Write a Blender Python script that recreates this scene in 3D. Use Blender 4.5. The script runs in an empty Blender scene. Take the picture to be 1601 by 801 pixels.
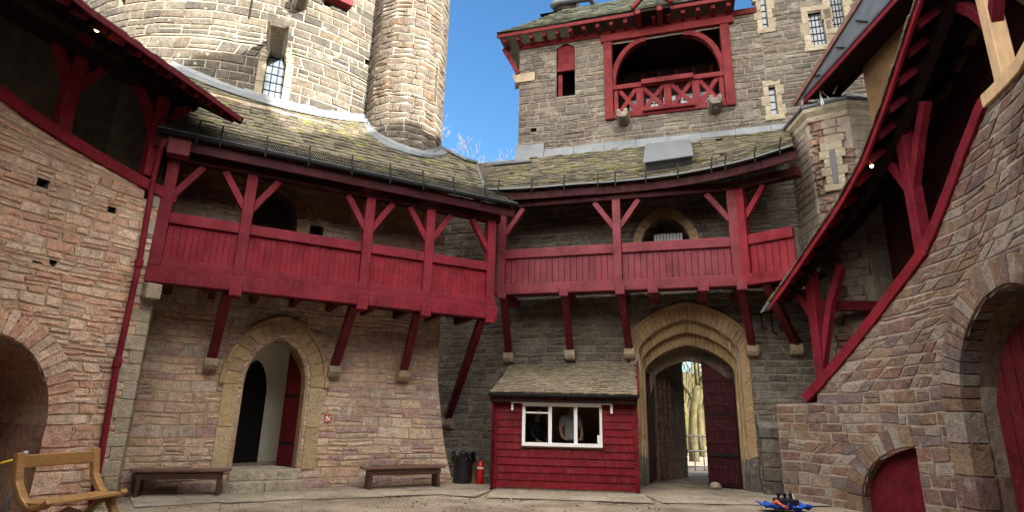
import bpy, bmesh, math, random
from mathutils import Vector, Matrix, noise as mnoise
R_ = math.radians
SUN_EL, SUN_DIR, CLOUD_FILL = math.radians(15.5), Vector((.72, -.69, 0)).normalized(), 18.5
C = bpy.context.scene.collection
V = Vector
rng = random.Random(7)

# ------------------------------------------------------------------ camera model (photograph 1601 x 801)
FPX, PITCH, ROLL, EYE = 900.0, R_(15.8), R_(1.3), 1.5
def ray(px, py):
    dx = (px - 800.5) / FPX; dy = -(py - 400.5) / FPX
    c, s = math.cos(ROLL), math.sin(ROLL)
    tx = dx * c - dy * s; ty = dx * s + dy * c
    return V((tx, math.cos(PITCH) - ty * math.sin(PITCH), math.sin(PITCH) + ty * math.cos(PITCH)))
def atz(px, py, z):
    r = ray(px, py); t = (z - EYE) / r.z
    return V((r.x * t, r.y * t, z))
def aty(px, py, y):
    r = ray(px, py); t = y / r.y
    return V((r.x * t, y, EYE + r.z * t))
def atx(px, py, x):
    r = ray(px, py); t = x / r.x
    return V((x, r.y * t, EYE + r.z * t))

# ------------------------------------------------------------------ materials
def mat(name):
    m = bpy.data.materials.new(name); m.use_nodes = True
    nt = m.node_tree
    return m, nt, nt.nodes['Principled BSDF']
def N(nt, t, **k):
    n = nt.nodes.new(t)
    for a, v in k.items():
        if a in n.inputs.keys(): n.inputs[a].default_value = v
        else: setattr(n, a, v)
    return n
def noise(nt, scale, detail=4, rough=.55, vec=None):
    n = N(nt, 'ShaderNodeTexNoise'); n.inputs['Scale'].default_value = scale
    n.inputs['Detail'].default_value = detail; n.inputs['Roughness'].default_value = rough
    if vec is not None: nt.links.new(vec, n.inputs['Vector'])
    return n
def pos(nt, scale=(1, 1, 1)):
    g = N(nt, 'ShaderNodeNewGeometry')
    mp = N(nt, 'ShaderNodeMapping'); mp.inputs['Scale'].default_value = scale
    nt.links.new(g.outputs['Position'], mp.inputs['Vector'])
    return mp.outputs['Vector']
def ramp(nt, fac, stops, interp='LINEAR'):
    r = N(nt, 'ShaderNodeValToRGB'); r.color_ramp.interpolation = interp
    e = r.color_ramp.elements
    while len(e) < len(stops): e.new(.5)
    for x, (p, c) in zip(e, stops):
        x.position = p; x.color = c if len(c) == 4 else (*c, 1)
    nt.links.new(fac, r.inputs['Fac'])
    return r.outputs['Color']
def mul(nt, a, b, fac=1.0, mode='MULTIPLY'):
    m = N(nt, 'ShaderNodeMix', data_type='RGBA', blend_type=mode)
    def plug(s, v):
        if hasattr(v, 'is_linked'): nt.links.new(v, s)
        else: s.default_value = v if not isinstance(v, tuple) or len(v) == 4 else (*v, 1)
    plug(m.inputs[0], fac); plug(m.inputs[6], a); plug(m.inputs[7], b)
    return m.outputs[2]
def bump(nt, bs, h, strength=.5, dist=.02):
    b = N(nt, 'ShaderNodeBump'); b.inputs['Strength'].default_value = strength; b.inputs['Distance'].default_value = dist
    nt.links.new(h, b.inputs['Height']); nt.links.new(b.outputs['Normal'], bs.inputs['Normal'])

def stone_mat(name, palette, stain=.5, lichen=None, seed=0.0, rough=.9, blotch=None, con=1.0, lth=.56):
    m, nt, bs = mat(name)
    at = N(nt, 'ShaderNodeAttribute', attribute_name='rnd')
    n = len(palette)
    col = ramp(nt, at.outputs['Fac'], [(i / n, c) for i, c in enumerate(palette)], 'CONSTANT')
    p = pos(nt)
    mp = N(nt, 'ShaderNodeVectorMath', operation='ADD'); nt.links.new(p, mp.inputs[0]); mp.inputs[1].default_value = (seed, seed * 2, 0)
    p = mp.outputs[0]
    a = noise(nt, 9, 6, .65, p); col = mul(nt, col, ramp(nt, a.outputs['Fac'], [(.25, (1 - .42 * con,) * 3), (.5, (1,) * 3), (.75, (1 + .45 * con, 1 + .38 * con, 1 + .32 * con))]))
    b = noise(nt, 60, 3, .6, p); col = mul(nt, col, ramp(nt, b.outputs['Fac'], [(.3, (1 - .36 * con,) * 3), (.7, (1 + .3 * con,) * 3)]))
    s = noise(nt, .8, 5, .6, p)
    col = mul(nt, col, ramp(nt, s.outputs['Fac'], [(.35, (1 - stain, 1 - stain, 1 - stain * .95)), (.58, (1, 1, 1))]))
    if lichen:
        l = noise(nt, 2.2, 8, .72, p)
        f = ramp(nt, l.outputs['Fac'], [(lth, (0, 0, 0)), (lth + .12, (.8,) * 3)])
        col = mul(nt, col, lichen, f, 'MIX')
    if blotch:
        l2 = noise(nt, 5.0, 7, .7, p)
        f2 = ramp(nt, l2.outputs['Fac'], [(.6, (0, 0, 0)), (.66, (.85,) * 3)])
        col = mul(nt, col, blotch, f2, 'MIX')
    nt.links.new(col, bs.inputs['Base Color'])
    bs.inputs['Roughness'].default_value = rough; bs.inputs['Specular IOR Level'].default_value = .25
    h = N(nt, 'ShaderNodeMath', operation='ADD')
    nt.links.new(a.outputs['Fac'], h.inputs[0])
    w = N(nt, 'ShaderNodeMath', operation='MULTIPLY'); w.inputs[1].default_value = .3
    nt.links.new(b.outputs['Fac'], w.inputs[0]); nt.links.new(w.outputs[0], h.inputs[1])
    bump(nt, bs, h.outputs[0], 1.0, .06)
    return m
def plain_mat(name, col, rough=.6, var=.25, scale=6, spec=.3, metal=0, bstr=.2, bscale=40, stretch=(1, 1, 1), dark=None):
    m, nt, bs = mat(name)
    p = pos(nt, stretch)
    a = noise(nt, scale, 6, .62, p)
    c = ramp(nt, a.outputs['Fac'], [(.28, tuple(x * (1 - var) for x in col)), (.5, col), (.75, tuple(min(1, x * (1 + var)) for x in col))])
    if dark:
        d = noise(nt, 1.7, 6, .65, p)
        c = mul(nt, c, dark, ramp(nt, d.outputs['Fac'], [(.52, (0, 0, 0)), (.7, (.8,) * 3)]), 'MIX')
    nt.links.new(c, bs.inputs['Base Color'])
    bs.inputs['Roughness'].default_value = rough; bs.inputs['Specular IOR Level'].default_value = spec; bs.inputs['Metallic'].default_value = metal
    b = noise(nt, bscale, 4, .6, p)
    bump(nt, bs, b.outputs['Fac'], bstr, .01)
    return m
def paint_mat(name, col, rough=.42, wear=.3, spec=.15):
    """old red oil paint on timber: grain relief, chalky fading, grime"""
    m, nt, bs = mat(name)
    p = pos(nt)
    at = N(nt, 'ShaderNodeAttribute', attribute_name='rnd')
    tint = ramp(nt, at.outputs['Fac'], [(0, tuple(x * .91 for x in col)), (1, tuple(x * 1.09 for x in col))])
    a = noise(nt, 2.3, 6, .65, p)
    c = mul(nt, tint, ramp(nt, a.outputs['Fac'], [(.3, (.6, .58, .6)), (.5, (1, 1, 1)), (.72, (1.28, 1.4, 1.4))]))
    f = noise(nt, 14, 7, .7, pos(nt, (1, 1, .35)))
    c = mul(nt, c, tuple(x * .6 + .05 for x in col), ramp(nt, f.outputs['Fac'], [(.5, (0, 0, 0)), (.72, (min(.8, wear * 1.5),) * 3)]), 'MIX')
    nt.links.new(c, bs.inputs['Base Color'])
    r = ramp(nt, a.outputs['Fac'], [(.3, (rough + .2,) * 3), (.7, (rough,) * 3)])
    nt.links.new(r, bs.inputs['Roughness']); bs.inputs['Specular IOR Level'].default_value = spec
    g = noise(nt, 30, 5, .6, pos(nt, (1, 1, .25)))
    bump(nt, bs, g.outputs['Fac'], .35, .008)
    return m
def glass_mat(name, tint=(.95, .97, 1)):
    m = bpy.data.materials.new(name); m.use_nodes = True; nt = m.node_tree
    nt.nodes.remove(nt.nodes['Principled BSDF'])
    t = N(nt, 'ShaderNodeBsdfTransparent'); t.inputs['Color'].default_value = (*tint, 1)
    g = N(nt, 'ShaderNodeBsdfGlossy'); g.inputs['Roughness'].default_value = .02
    fr = N(nt, 'ShaderNodeFresnel'); fr.inputs['IOR'].default_value = 1.5
    mx = N(nt, 'ShaderNodeMixShader')
    nt.links.new(fr.outputs[0], mx.inputs[0]); nt.links.new(t.outputs[0], mx.inputs[1]); nt.links.new(g.outputs[0], mx.inputs[2])
    nt.links.new(mx.outputs[0], nt.nodes['Material Output'].inputs['Surface'])
    return m
def emit_mat(name, col, s):
    m, nt, bs = mat(name)
    bs.inputs['Emission Color'].default_value = (*col, 1); bs.inputs['Emission Strength'].default_value = s
    return m

M = {}
M['w1'] = stone_mat('buff_pink_rubble', [(0.689, 0.436, 0.319), (0.625, 0.363, 0.262), (0.729, 0.511, 0.390), (0.556, 0.339, 0.261), (0.690, 0.438, 0.296), (0.638, 0.470, 0.367), (0.734, 0.550, 0.427), (0.635, 0.374, 0.279), (0.660, 0.480, 0.378)], .25, seed=3, lichen=(.5, .44, .36))
M['w2'] = stone_mat('buff_purple_rubble', [(0.615, 0.450, 0.345), (0.571, 0.403, 0.323), (0.483, 0.318, 0.305), (0.657, 0.496, 0.377), (0.545, 0.445, 0.381), (0.605, 0.423, 0.310), (0.504, 0.361, 0.327), (0.689, 0.549, 0.445), (0.590, 0.466, 0.392)], .3, seed=11)
M['gw'] = stone_mat('grey_brown_rubble', [(0.160, 0.138, 0.117), (0.185, 0.163, 0.138), (0.132, 0.115, 0.104), (0.170, 0.137, 0.114), (0.205, 0.185, 0.159), (0.150, 0.131, 0.114), (0.176, 0.148, 0.118), (0.218, 0.198, 0.168)], .35, seed=23, lichen=(.33, .30, .25))
M['keep'] = stone_mat('sunlit_keep_rubble', [(0.125, 0.107, 0.084), (0.106, 0.092, 0.074), (0.083, 0.072, 0.061), (0.138, 0.120, 0.098), (0.118, 0.095, 0.073), (0.098, 0.087, 0.073), (0.130, 0.115, 0.094), (0.114, 0.101, 0.083), (0.069, 0.062, 0.054), (0.096, 0.087, 0.074)], .35, seed=31, blotch=(.34, .315, .26))
M['turret'] = stone_mat('turret_rubble', [(0.122, 0.101, 0.079), (0.109, 0.089, 0.070), (0.134, 0.113, 0.091), (0.119, 0.084, 0.057), (0.105, 0.089, 0.074), (0.137, 0.119, 0.097), (0.116, 0.098, 0.078), (0.128, 0.107, 0.088)], .2, seed=41)
M['stair'] = stone_mat('purple_brown_rubble', [(0.203, 0.132, 0.107), (0.245, 0.171, 0.120), (0.168, 0.104, 0.099), (0.269, 0.212, 0.169), (0.216, 0.126, 0.104), (0.190, 0.138, 0.114), (0.298, 0.252, 0.216), (0.232, 0.152, 0.103), (0.185, 0.143, 0.139)], .3, seed=53, lichen=(.36, .31, .25))
M['oct'] = stone_mat('red_brown_turret_stone', [(.25, .15, .115), (.29, .19, .14), (.21, .13, .11), (.27, .20, .155), (.23, .14, .105)], .3, seed=57)
M['mortar'] = plain_mat('lime_mortar', (.33, .275, .22), .95, .3, 5, .1, bstr=.6, bscale=50)
M['mortar_warm'] = plain_mat('earthy_mortar', (.42, .31, .22), .95, .3, 5, .1, bstr=.6, bscale=50)
M['mortar_light'] = plain_mat('pale_lime_mortar', (.27, .24, .19), .95, .25, 3, .1, bstr=.6, bscale=50)
M['mortar_dark'] = plain_mat('weathered_mortar', (.25, .215, .175), .95, .3, 5, .1, bstr=.6, bscale=50)
M['ashlar'] = stone_mat('yellow_sandstone_dressing', [(0.527, 0.383, 0.221), (0.485, 0.347, 0.199), (0.557, 0.434, 0.272), (0.477, 0.353, 0.219), (0.547, 0.404, 0.227), (0.436, 0.311, 0.197)], .2, seed=5, con=.35)
M['ashlar_dull'] = stone_mat('brown_sandstone_dressing', [(0.486, 0.333, 0.180), (0.442, 0.302, 0.168), (0.488, 0.356, 0.204), (0.418, 0.284, 0.162)], .25, seed=9, con=.35)
M['ashlar_pale'] = stone_mat('pale_limestone_dressing', [(0.390, 0.338, 0.247), (0.352, 0.300, 0.217), (0.420, 0.367, 0.277), (0.330, 0.277, 0.203)], .25, seed=6, con=.5)
M['corbel'] = stone_mat('corbel_stone', [(.44, .36, .25), (.40, .31, .21), (.36, .30, .23)], .25, seed=15, con=.5)
M['dark_stone'] = stone_mat('weathered_spout_stone', [(.30, .26, .21), (.25, .22, .18)], .5, seed=8, blotch=(.5, .48, .42))
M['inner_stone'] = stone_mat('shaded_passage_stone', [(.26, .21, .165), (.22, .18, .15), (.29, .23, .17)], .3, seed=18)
M['red'] = paint_mat('crimson_timber_paint', (.145, .009, .019), .52)
M['red_l'] = paint_mat('bright_crimson_paint', (.165, .009, .018), .55)
M['red_g'] = paint_mat('sky_pink_red_paint', (.14, .014, .024), .45, spec=.25)  # pinker tint stands in for the sky's sheen on the right gallery
M['red_d'] = paint_mat('deep_crimson_paint', (.095, .006, .012), .45)
M['red_kiosk'] = paint_mat('kiosk_crimson_paint', (.14, .004, .010), .42, .5)
M['red_bal'] = paint_mat('balcony_terracotta_paint', (.135, .013, .016), .6)
M['red_dark'] = paint_mat('shade_dark_red_boarding', (.028, .004, .006), .6)  # near-black red put in for the shade inside the covered stair
M['inner_dark'] = plain_mat('shade_dark_gallery_stone', (.07, .058, .046), .95, .35, 4, .1, bstr=.8, bscale=16)  # stone darkened to stand in for shade inside the left stair gallery
M['red_shade'] = paint_mat('shaded_crimson_paint', (.036, .003, .006), .55)  # darker copy of the red paint, standing for shade at gate and eaves
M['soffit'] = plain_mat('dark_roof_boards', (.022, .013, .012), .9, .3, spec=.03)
M['tile'] = stone_mat('mossy_roof_tile', [(0.149, 0.128, 0.091), (0.126, 0.108, 0.079), (0.172, 0.149, 0.106), (0.136, 0.120, 0.084), (0.102, 0.087, 0.068), (0.163, 0.143, 0.101)], .3, lichen=(.17, .185, .045), seed=61, lth=.535)
M['hut_tile'] = stone_mat('pale_hut_tile', [(.24, .20, .145), (.20, .165, .12), (.27, .225, .165), (.22, .185, .13)], .25, lichen=(.20, .20, .06), seed=64, lth=.60)
M['slate'] = stone_mat('grey_green_slate', [(0.120, 0.132, 0.112), (0.104, 0.112, 0.100), (0.144, 0.152, 0.124), (0.128, 0.136, 0.104)], .3, lichen=(.17, .19, .09), seed=71, lth=.50)
M['lead'] = plain_mat('lead_sheet', (.075, .085, .10), .5, .3, 3, .5, .35, .15, 12)
M['lead_pale'] = plain_mat('pale_lead_flashing', (.12, .135, .15), .5, .25, 3, .5, .2, .15, 12)
M['iron'] = plain_mat('black_iron', (.012, .012, .013), .7, .2, spec=.1)
M['glass_dark'] = plain_mat('leaded_glass', (.13, .16, .20), .12, .3, 9, 1.0, 0, .25, 18)  # blue-grey base stands in for sky reflected in the panes
M['glass'] = glass_mat('window_glass')
M['black'] = plain_mat('dark_void', (.008, .007, .007), .9, .1)  # near-black colour put in for the darkness inside openings
M['white'] = plain_mat('white_gloss_paint', (.78, .79, .80), .35, .06, spec=.5)
M['plaster'] = plain_mat('cream_plaster', (.78, .74, .64), .9, .06)
M['ochre'] = plain_mat('ochre_limewash', (.17, .105, .055), .95, .35, 2.5, .1, bstr=.5, bscale=25)
M['oak'] = plain_mat('varnished_oak', (.36, .195, .075), .38, .3, 7, .5, stretch=(1, 1, 6), bstr=.1)
M['rawoak'] = plain_mat('bare_new_oak', (.55, .38, .22), .7, .25, 9, .3, stretch=(1, 1, .3), dark=(.35, .2, .12))
M['bench'] = plain_mat('dark_stained_bench_wood', (.055, .027, .02), .45, .4, 8, .4)
M['bench_top'] = plain_mat('worn_bench_seat_wood', (.13, .065, .05), .4, .4, 8, .5)
M['step'] = stone_mat('worn_step_stone', [(0.450, 0.400, 0.320), (0.410, 0.360, 0.280), (0.480, 0.430, 0.350)], .25, seed=77)
M['plastic'] = plain_mat('black_plastic', (.012, .013, .018), .35, .1, spec=.5)
M['bag'] = plain_mat('black_bin_bag', (.008, .008, .01), .18, .1, spec=.6, bstr=.9, bscale=18)
M['extred'] = plain_mat('extinguisher_red', (.55, .012, .012), .25, .05, spec=.5)
M['yellow'] = plain_mat('yellow_plastic', (.65, .50, .02), .45, .1)
M['mustard'] = plain_mat('dull_yellow_board', (.33, .26, .08), .6, .2)
M['grey'] = plain_mat('grey_metal_pole', (.30, .30, .29), .45, .15, metal=.3)
M['signw'] = plain_mat('sign_white', (.75, .74, .72), .4, .03)
M['signr'] = plain_mat('sign_red', (.5, .02, .03), .4, .05)
M['blue'] = plain_mat('blue_nylon', (.012, .075, .42), .55, .4, 8)
M['orange'] = plain_mat('orange_fabric', (.7, .12, .05), .6, .2)
M['skin'] = plain_mat('skin', (.50, .29, .21), .5, .1)
M['hair'] = plain_mat('brown_hair', (.05, .03, .02), .6, .2)
M['tshirt'] = plain_mat('grey_blue_tshirt', (.42, .45, .47), .9, .1)
M['darkcloth'] = plain_mat('navy_fleece', (.03, .035, .05), .9, .2)
M['trouser'] = plain_mat('dark_trousers', (.03, .03, .04), .9, .2)
M['ply'] = plain_mat('plywood_lining', (.36, .22, .10), .7, .2, 3, stretch=(1, 1, .3))
M['paper'] = plain_mat('paper', (.8, .8, .78), .7, .03)
M['lamp'] = emit_mat('lamp_glow', (1, .72, .35), 2.2)
M['bark'] = plain_mat('mossy_bark', (.075, .065, .035), .95, .6, 4, .1, bstr=1.0, bscale=9, dark=(.10, .115, .012))
M['barebark'] = plain_mat('pale_winter_bark', (.24, .18, .135), .95, .35, 4, .1, bstr=.5, bscale=14)
M['litter'] = plain_mat('leaf_litter', (.085, .06, .032), .95, .5, 3, .1, bstr=.8, bscale=18, dark=(.04, .05, .015))

def ground_mat():
    m, nt, bs = mat('courtyard_gravel_and_flags')
    p = pos(nt)
    a = noise(nt, 1.1, 6, .6, p); b = noise(nt, 45, 4, .7, p); c2 = noise(nt, 160, 2, .6, p)
    c = ramp(nt, a.outputs['Fac'], [(.3, (.27, .225, .175)), (.5, (.36, .305, .24)), (.72, (.43, .37, .30))])
    c = mul(nt, c, ramp(nt, b.outputs['Fac'], [(.28, (.5, .48, .45)), (.5, (1, 1, 1)), (.72, (1.35, 1.33, 1.3))]))
    c = mul(nt, c, ramp(nt, c2.outputs['Fac'], [(.3, (.7,) * 3), (.7, (1.25,) * 3)]))
    d = noise(nt, .55, 6, .65, p); c = mul(nt, c, ramp(nt, d.outputs['Fac'], [(.36, (.66, .64, .62)), (.56, (1.05, 1.05, 1.05))]))
    nt.links.new(c, bs.inputs['Base Color']); bs.inputs['Roughness'].default_value = .95; bs.inputs['Specular IOR Level'].default_value = .15
    bump(nt, bs, b.outputs['Fac'], .9, .05)
    return m
M['ground'] = ground_mat()
M['gravel'] = stone_mat('yard_gravel', [(.36, .31, .25), (.27, .23, .18), (.45, .40, .34), (.30, .24, .19)], .2, seed=88)

# ------------------------------------------------------------------ mesh builder
class MB:
    def __init__(s): s.v = []; s.f = []; s.r = []; s.m = []
    def face(s, pts, r=.5, m=0):
        i = len(s.v); s.v += [tuple(p) for p in pts]; s.f.append(tuple(range(i, i + len(pts)))); s.r.append(r); s.m.append(m)
    def hexa(s, c, r=None, m=0):
        """8 corners: bottom 4 (ring) then top 4 (ring)"""
        r = rng.random() if r is None else r
        i = len(s.v); s.v += [tuple(p) for p in c]
        for q in ((3, 2, 1, 0), (4, 5, 6, 7), (0, 1, 5, 4), (1, 2, 6, 5), (2, 3, 7, 6), (3, 0, 4, 7)):
            s.f.append(tuple(i + k for k in q)); s.r.append(r); s.m.append(m)
    def box(s, o, dx, dy, dz, r=None, m=0):
        o, dx, dy, dz = V(o), V(dx), V(dy), V(dz)
        s.hexa([o, o + dx, o + dx + dy, o + dy, o + dz, o + dx + dz, o + dx + dy + dz, o + dy + dz], r, m)
    def abox(s, x0, x1, y0, y1, z0, z1, r=None, m=0):
        s.box((x0, y0, z0), (x1 - x0, 0, 0), (0, y1 - y0, 0), (0, 0, z1 - z0), r, m)
    def beam(s, p, q, w, h, up=(0, 0, 1), r=None, m=0):
        p, q, up = V(p), V(q), V(up); d = (q - p).normalized()
        x = d.cross(up).normalized(); y = x.cross(d).normalized()
        x *= w / 2; y *= h / 2
        s.hexa([p - x - y, p + x - y, p + x + y, p - x + y, q - x - y, q + x - y, q + x + y, q - x + y], r, m)
    def path(s, pts, w, h, up=(0, 0, 1), r=None, m=0):
        """swept rectangle through points (mitred)"""
        r = rng.random() if r is None else r
        pts = [V(p) for p in pts]; up = V(up); rings = []
        for k, p in enumerate(pts):
            d = (pts[min(k + 1, len(pts) - 1)] - pts[max(k - 1, 0)]).normalized()
            x = d.cross(up).normalized(); y = x.cross(d).normalized()
            rings.append([p - x * w / 2 - y * h / 2, p + x * w / 2 - y * h / 2, p + x * w / 2 + y * h / 2, p - x * w / 2 + y * h / 2])
        s.loft(rings, r, m)
    def loft(s, rings, r=.5, m=0, caps=True, closed=True):
        i = len(s.v); n = len(rings[0])
        for g in rings: s.v += [tuple(p) for p in g]
        for a in range(len(rings) - 1):
            for k in range(n if closed else n - 1):
                s.f.append((i + a * n + k, i + a * n + (k + 1) % n, i + (a + 1) * n + (k + 1) % n, i + (a + 1) * n + k)); s.r.append(r); s.m.append(m)
        if caps:
            s.f.append(tuple(i + k for k in range(n))[::-1]); s.r.append(r); s.m.append(m)
            s.f.append(tuple(i + (len(rings) - 1) * n + k for k in range(n))); s.r.append(r); s.m.append(m)
    def tube(s, pts, rad, n=8, r=.5, m=0):
        pts = [V(p) for p in pts]; rings = []
        for k, p in enumerate(pts):
            d = (pts[min(k + 1, len(pts) - 1)] - pts[max(k - 1, 0)]).normalized()
            u = V((0, 0, 1)) if abs(d.z) < .9 else V((0, 1, 0))
            x = d.cross(u).normalized(); y = x.cross(d).normalized()
            ra = rad[k] if isinstance(rad, (list, tuple)) else rad
            rings.append([p + x * ra * math.cos(2 * math.pi * j / n) + y * ra * math.sin(2 * math.pi * j / n) for j in range(n)])
        s.loft(rings, r, m)
    def prism(s, poly, ext, r=None, m=0):
        """polygon (3-D points) extruded by a vector"""
        r = rng.random() if r is None else r
        ext = V(ext); a = [V(p) for p in poly]; b = [p + ext for p in a]
        s.loft([a, b], r, m)
    def lathe(s, o, prof, n=20, r=.5, m=0):
        o = V(o)
        s.loft([[o + V((ra * math.cos(2 * math.pi * k / n), ra * math.sin(2 * math.pi * k / n), z)) for k in range(n)] for ra, z in prof], r, m)
    def build(s, name, mats, parent=None, smooth=False, bevel=0):
        me = bpy.data.meshes.new(name); me.from_pydata(s.v, [], s.f)
        for x in (mats if isinstance(mats, (list, tuple)) else [mats]): me.materials.append(x)
        me.polygons.foreach_set('material_index', s.m)
        a = me.attributes.new('rnd', 'FLOAT', 'FACE'); a.data.foreach_set('value', s.r)
        if smooth: me.polygons.foreach_set('use_smooth', [True] * len(s.f))
        me.update()
        bm = bmesh.new(); bm.from_mesh(me); bmesh.ops.recalc_face_normals(bm, faces=bm.faces); bm.to_mesh(me); bm.free()
        o = bpy.data.objects.new(name, me); C.objects.link(o)
        if parent: o.parent = parent; o.matrix_parent_inverse = parent_inv(parent)
        if bevel:
            b = o.modifiers.new('bevel', 'BEVEL'); b.width = bevel; b.segments = 2; b.limit_method = 'ANGLE'; b.harden_normals = False
        return o
def parent_inv(p):
    return Matrix.Translation(-V(p.location)) if p.type == 'EMPTY' else Matrix.Identity(4)
def tag(o, label, cat, group=None, kind='thing'):
    o['label'] = label; o['category'] = cat; o['kind'] = kind
    if group: o['group'] = group
    return o
def thing(name, loc, label, cat, group=None):
    o = bpy.data.objects.new(name, None); o.empty_display_size = .2; C.objects.link(o); o.location = loc
    return tag(o, label, cat, group)
def structure(o): o['kind'] = 'structure'; return o

# ------------------------------------------------------------------ wall plans
class Plan:
    """vertical surface over a plan polyline; side=+1 puts 'out' on the right of travel"""
    def __init__(s, pts, side=1):
        s.p = [V((a, b)) for a, b in pts]; s.side = side; s.L = [0]
        for a, b in zip(s.p, s.p[1:]): s.L.append(s.L[-1] + (b - a).length)
    def seg(s, u):
        for i in range(len(s.L) - 1):
            if u <= s.L[i + 1] or i == len(s.L) - 2: return i
    def at(s, u, z, off=0):
        i = s.seg(u); a, b = s.p[i], s.p[i + 1]; d = (b - a) / (s.L[i + 1] - s.L[i]); q = a + d * (u - s.L[i])
        # smooth normal
        def nr(k):
            d = V((0, 0))
            if k > 0: d += (s.p[k] - s.p[k - 1]).normalized()
            if k < len(s.p) - 1: d += (s.p[k + 1] - s.p[k]).normalized()
            d.normalize(); return V((d.y, -d.x)) * s.side
        t = min(1, max(0, (u - s.L[i]) / (s.L[i + 1] - s.L[i])))
        n = nr(i).lerp(nr(i + 1), t); n.normalize()
        return V((q.x + n.x * off, q.y + n.y * off, z))
    def dir(s, u):
        i = s.seg(u); d = (s.p[i + 1] - s.p[i]).normalized(); return V((d.x, d.y, 0))
    def nrm(s, u): return s.at(u, 0, 1) - s.at(u, 0, 0)
    def hit(s, px, py, off=0):
        r = ray(px, py); best = ext = None
        for i in range(len(s.p) - 1):
            a, b = s.p[i], s.p[i + 1]; d = b - a
            if off:
                n = V((d.y, -d.x)).normalized() * s.side * off; a = a + n
            det = -r.x * d.y + d.x * r.y
            if abs(det) < 1e-9: continue
            t = (-a.x * d.y + d.x * a.y) / det; k = (r.x * a.y - r.y * a.x) / det
            if t <= 0: continue
            c = (t, s.L[i] + k * d.length, EYE + r.z * t)
            if -.002 <= k <= 1.002:
                if best is None or t < best[0]: best = c
            elif (i == 0 and -9 < k < 0) or (i == len(s.p) - 2 and 1 < k < 9):
                if ext is None or abs(k) < ext[0]: ext = (abs(k),) + c[1:]
        best = best or ext
        return best[1], best[2]
def arc(cx, cy, R, a0, a1, n):
    return [(cx + R * math.cos(R_(a0 + (a1 - a0) * i / n)), cy + R * math.sin(R_(a0 + (a1 - a0) * i / n))) for i in range(n + 1)]

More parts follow.
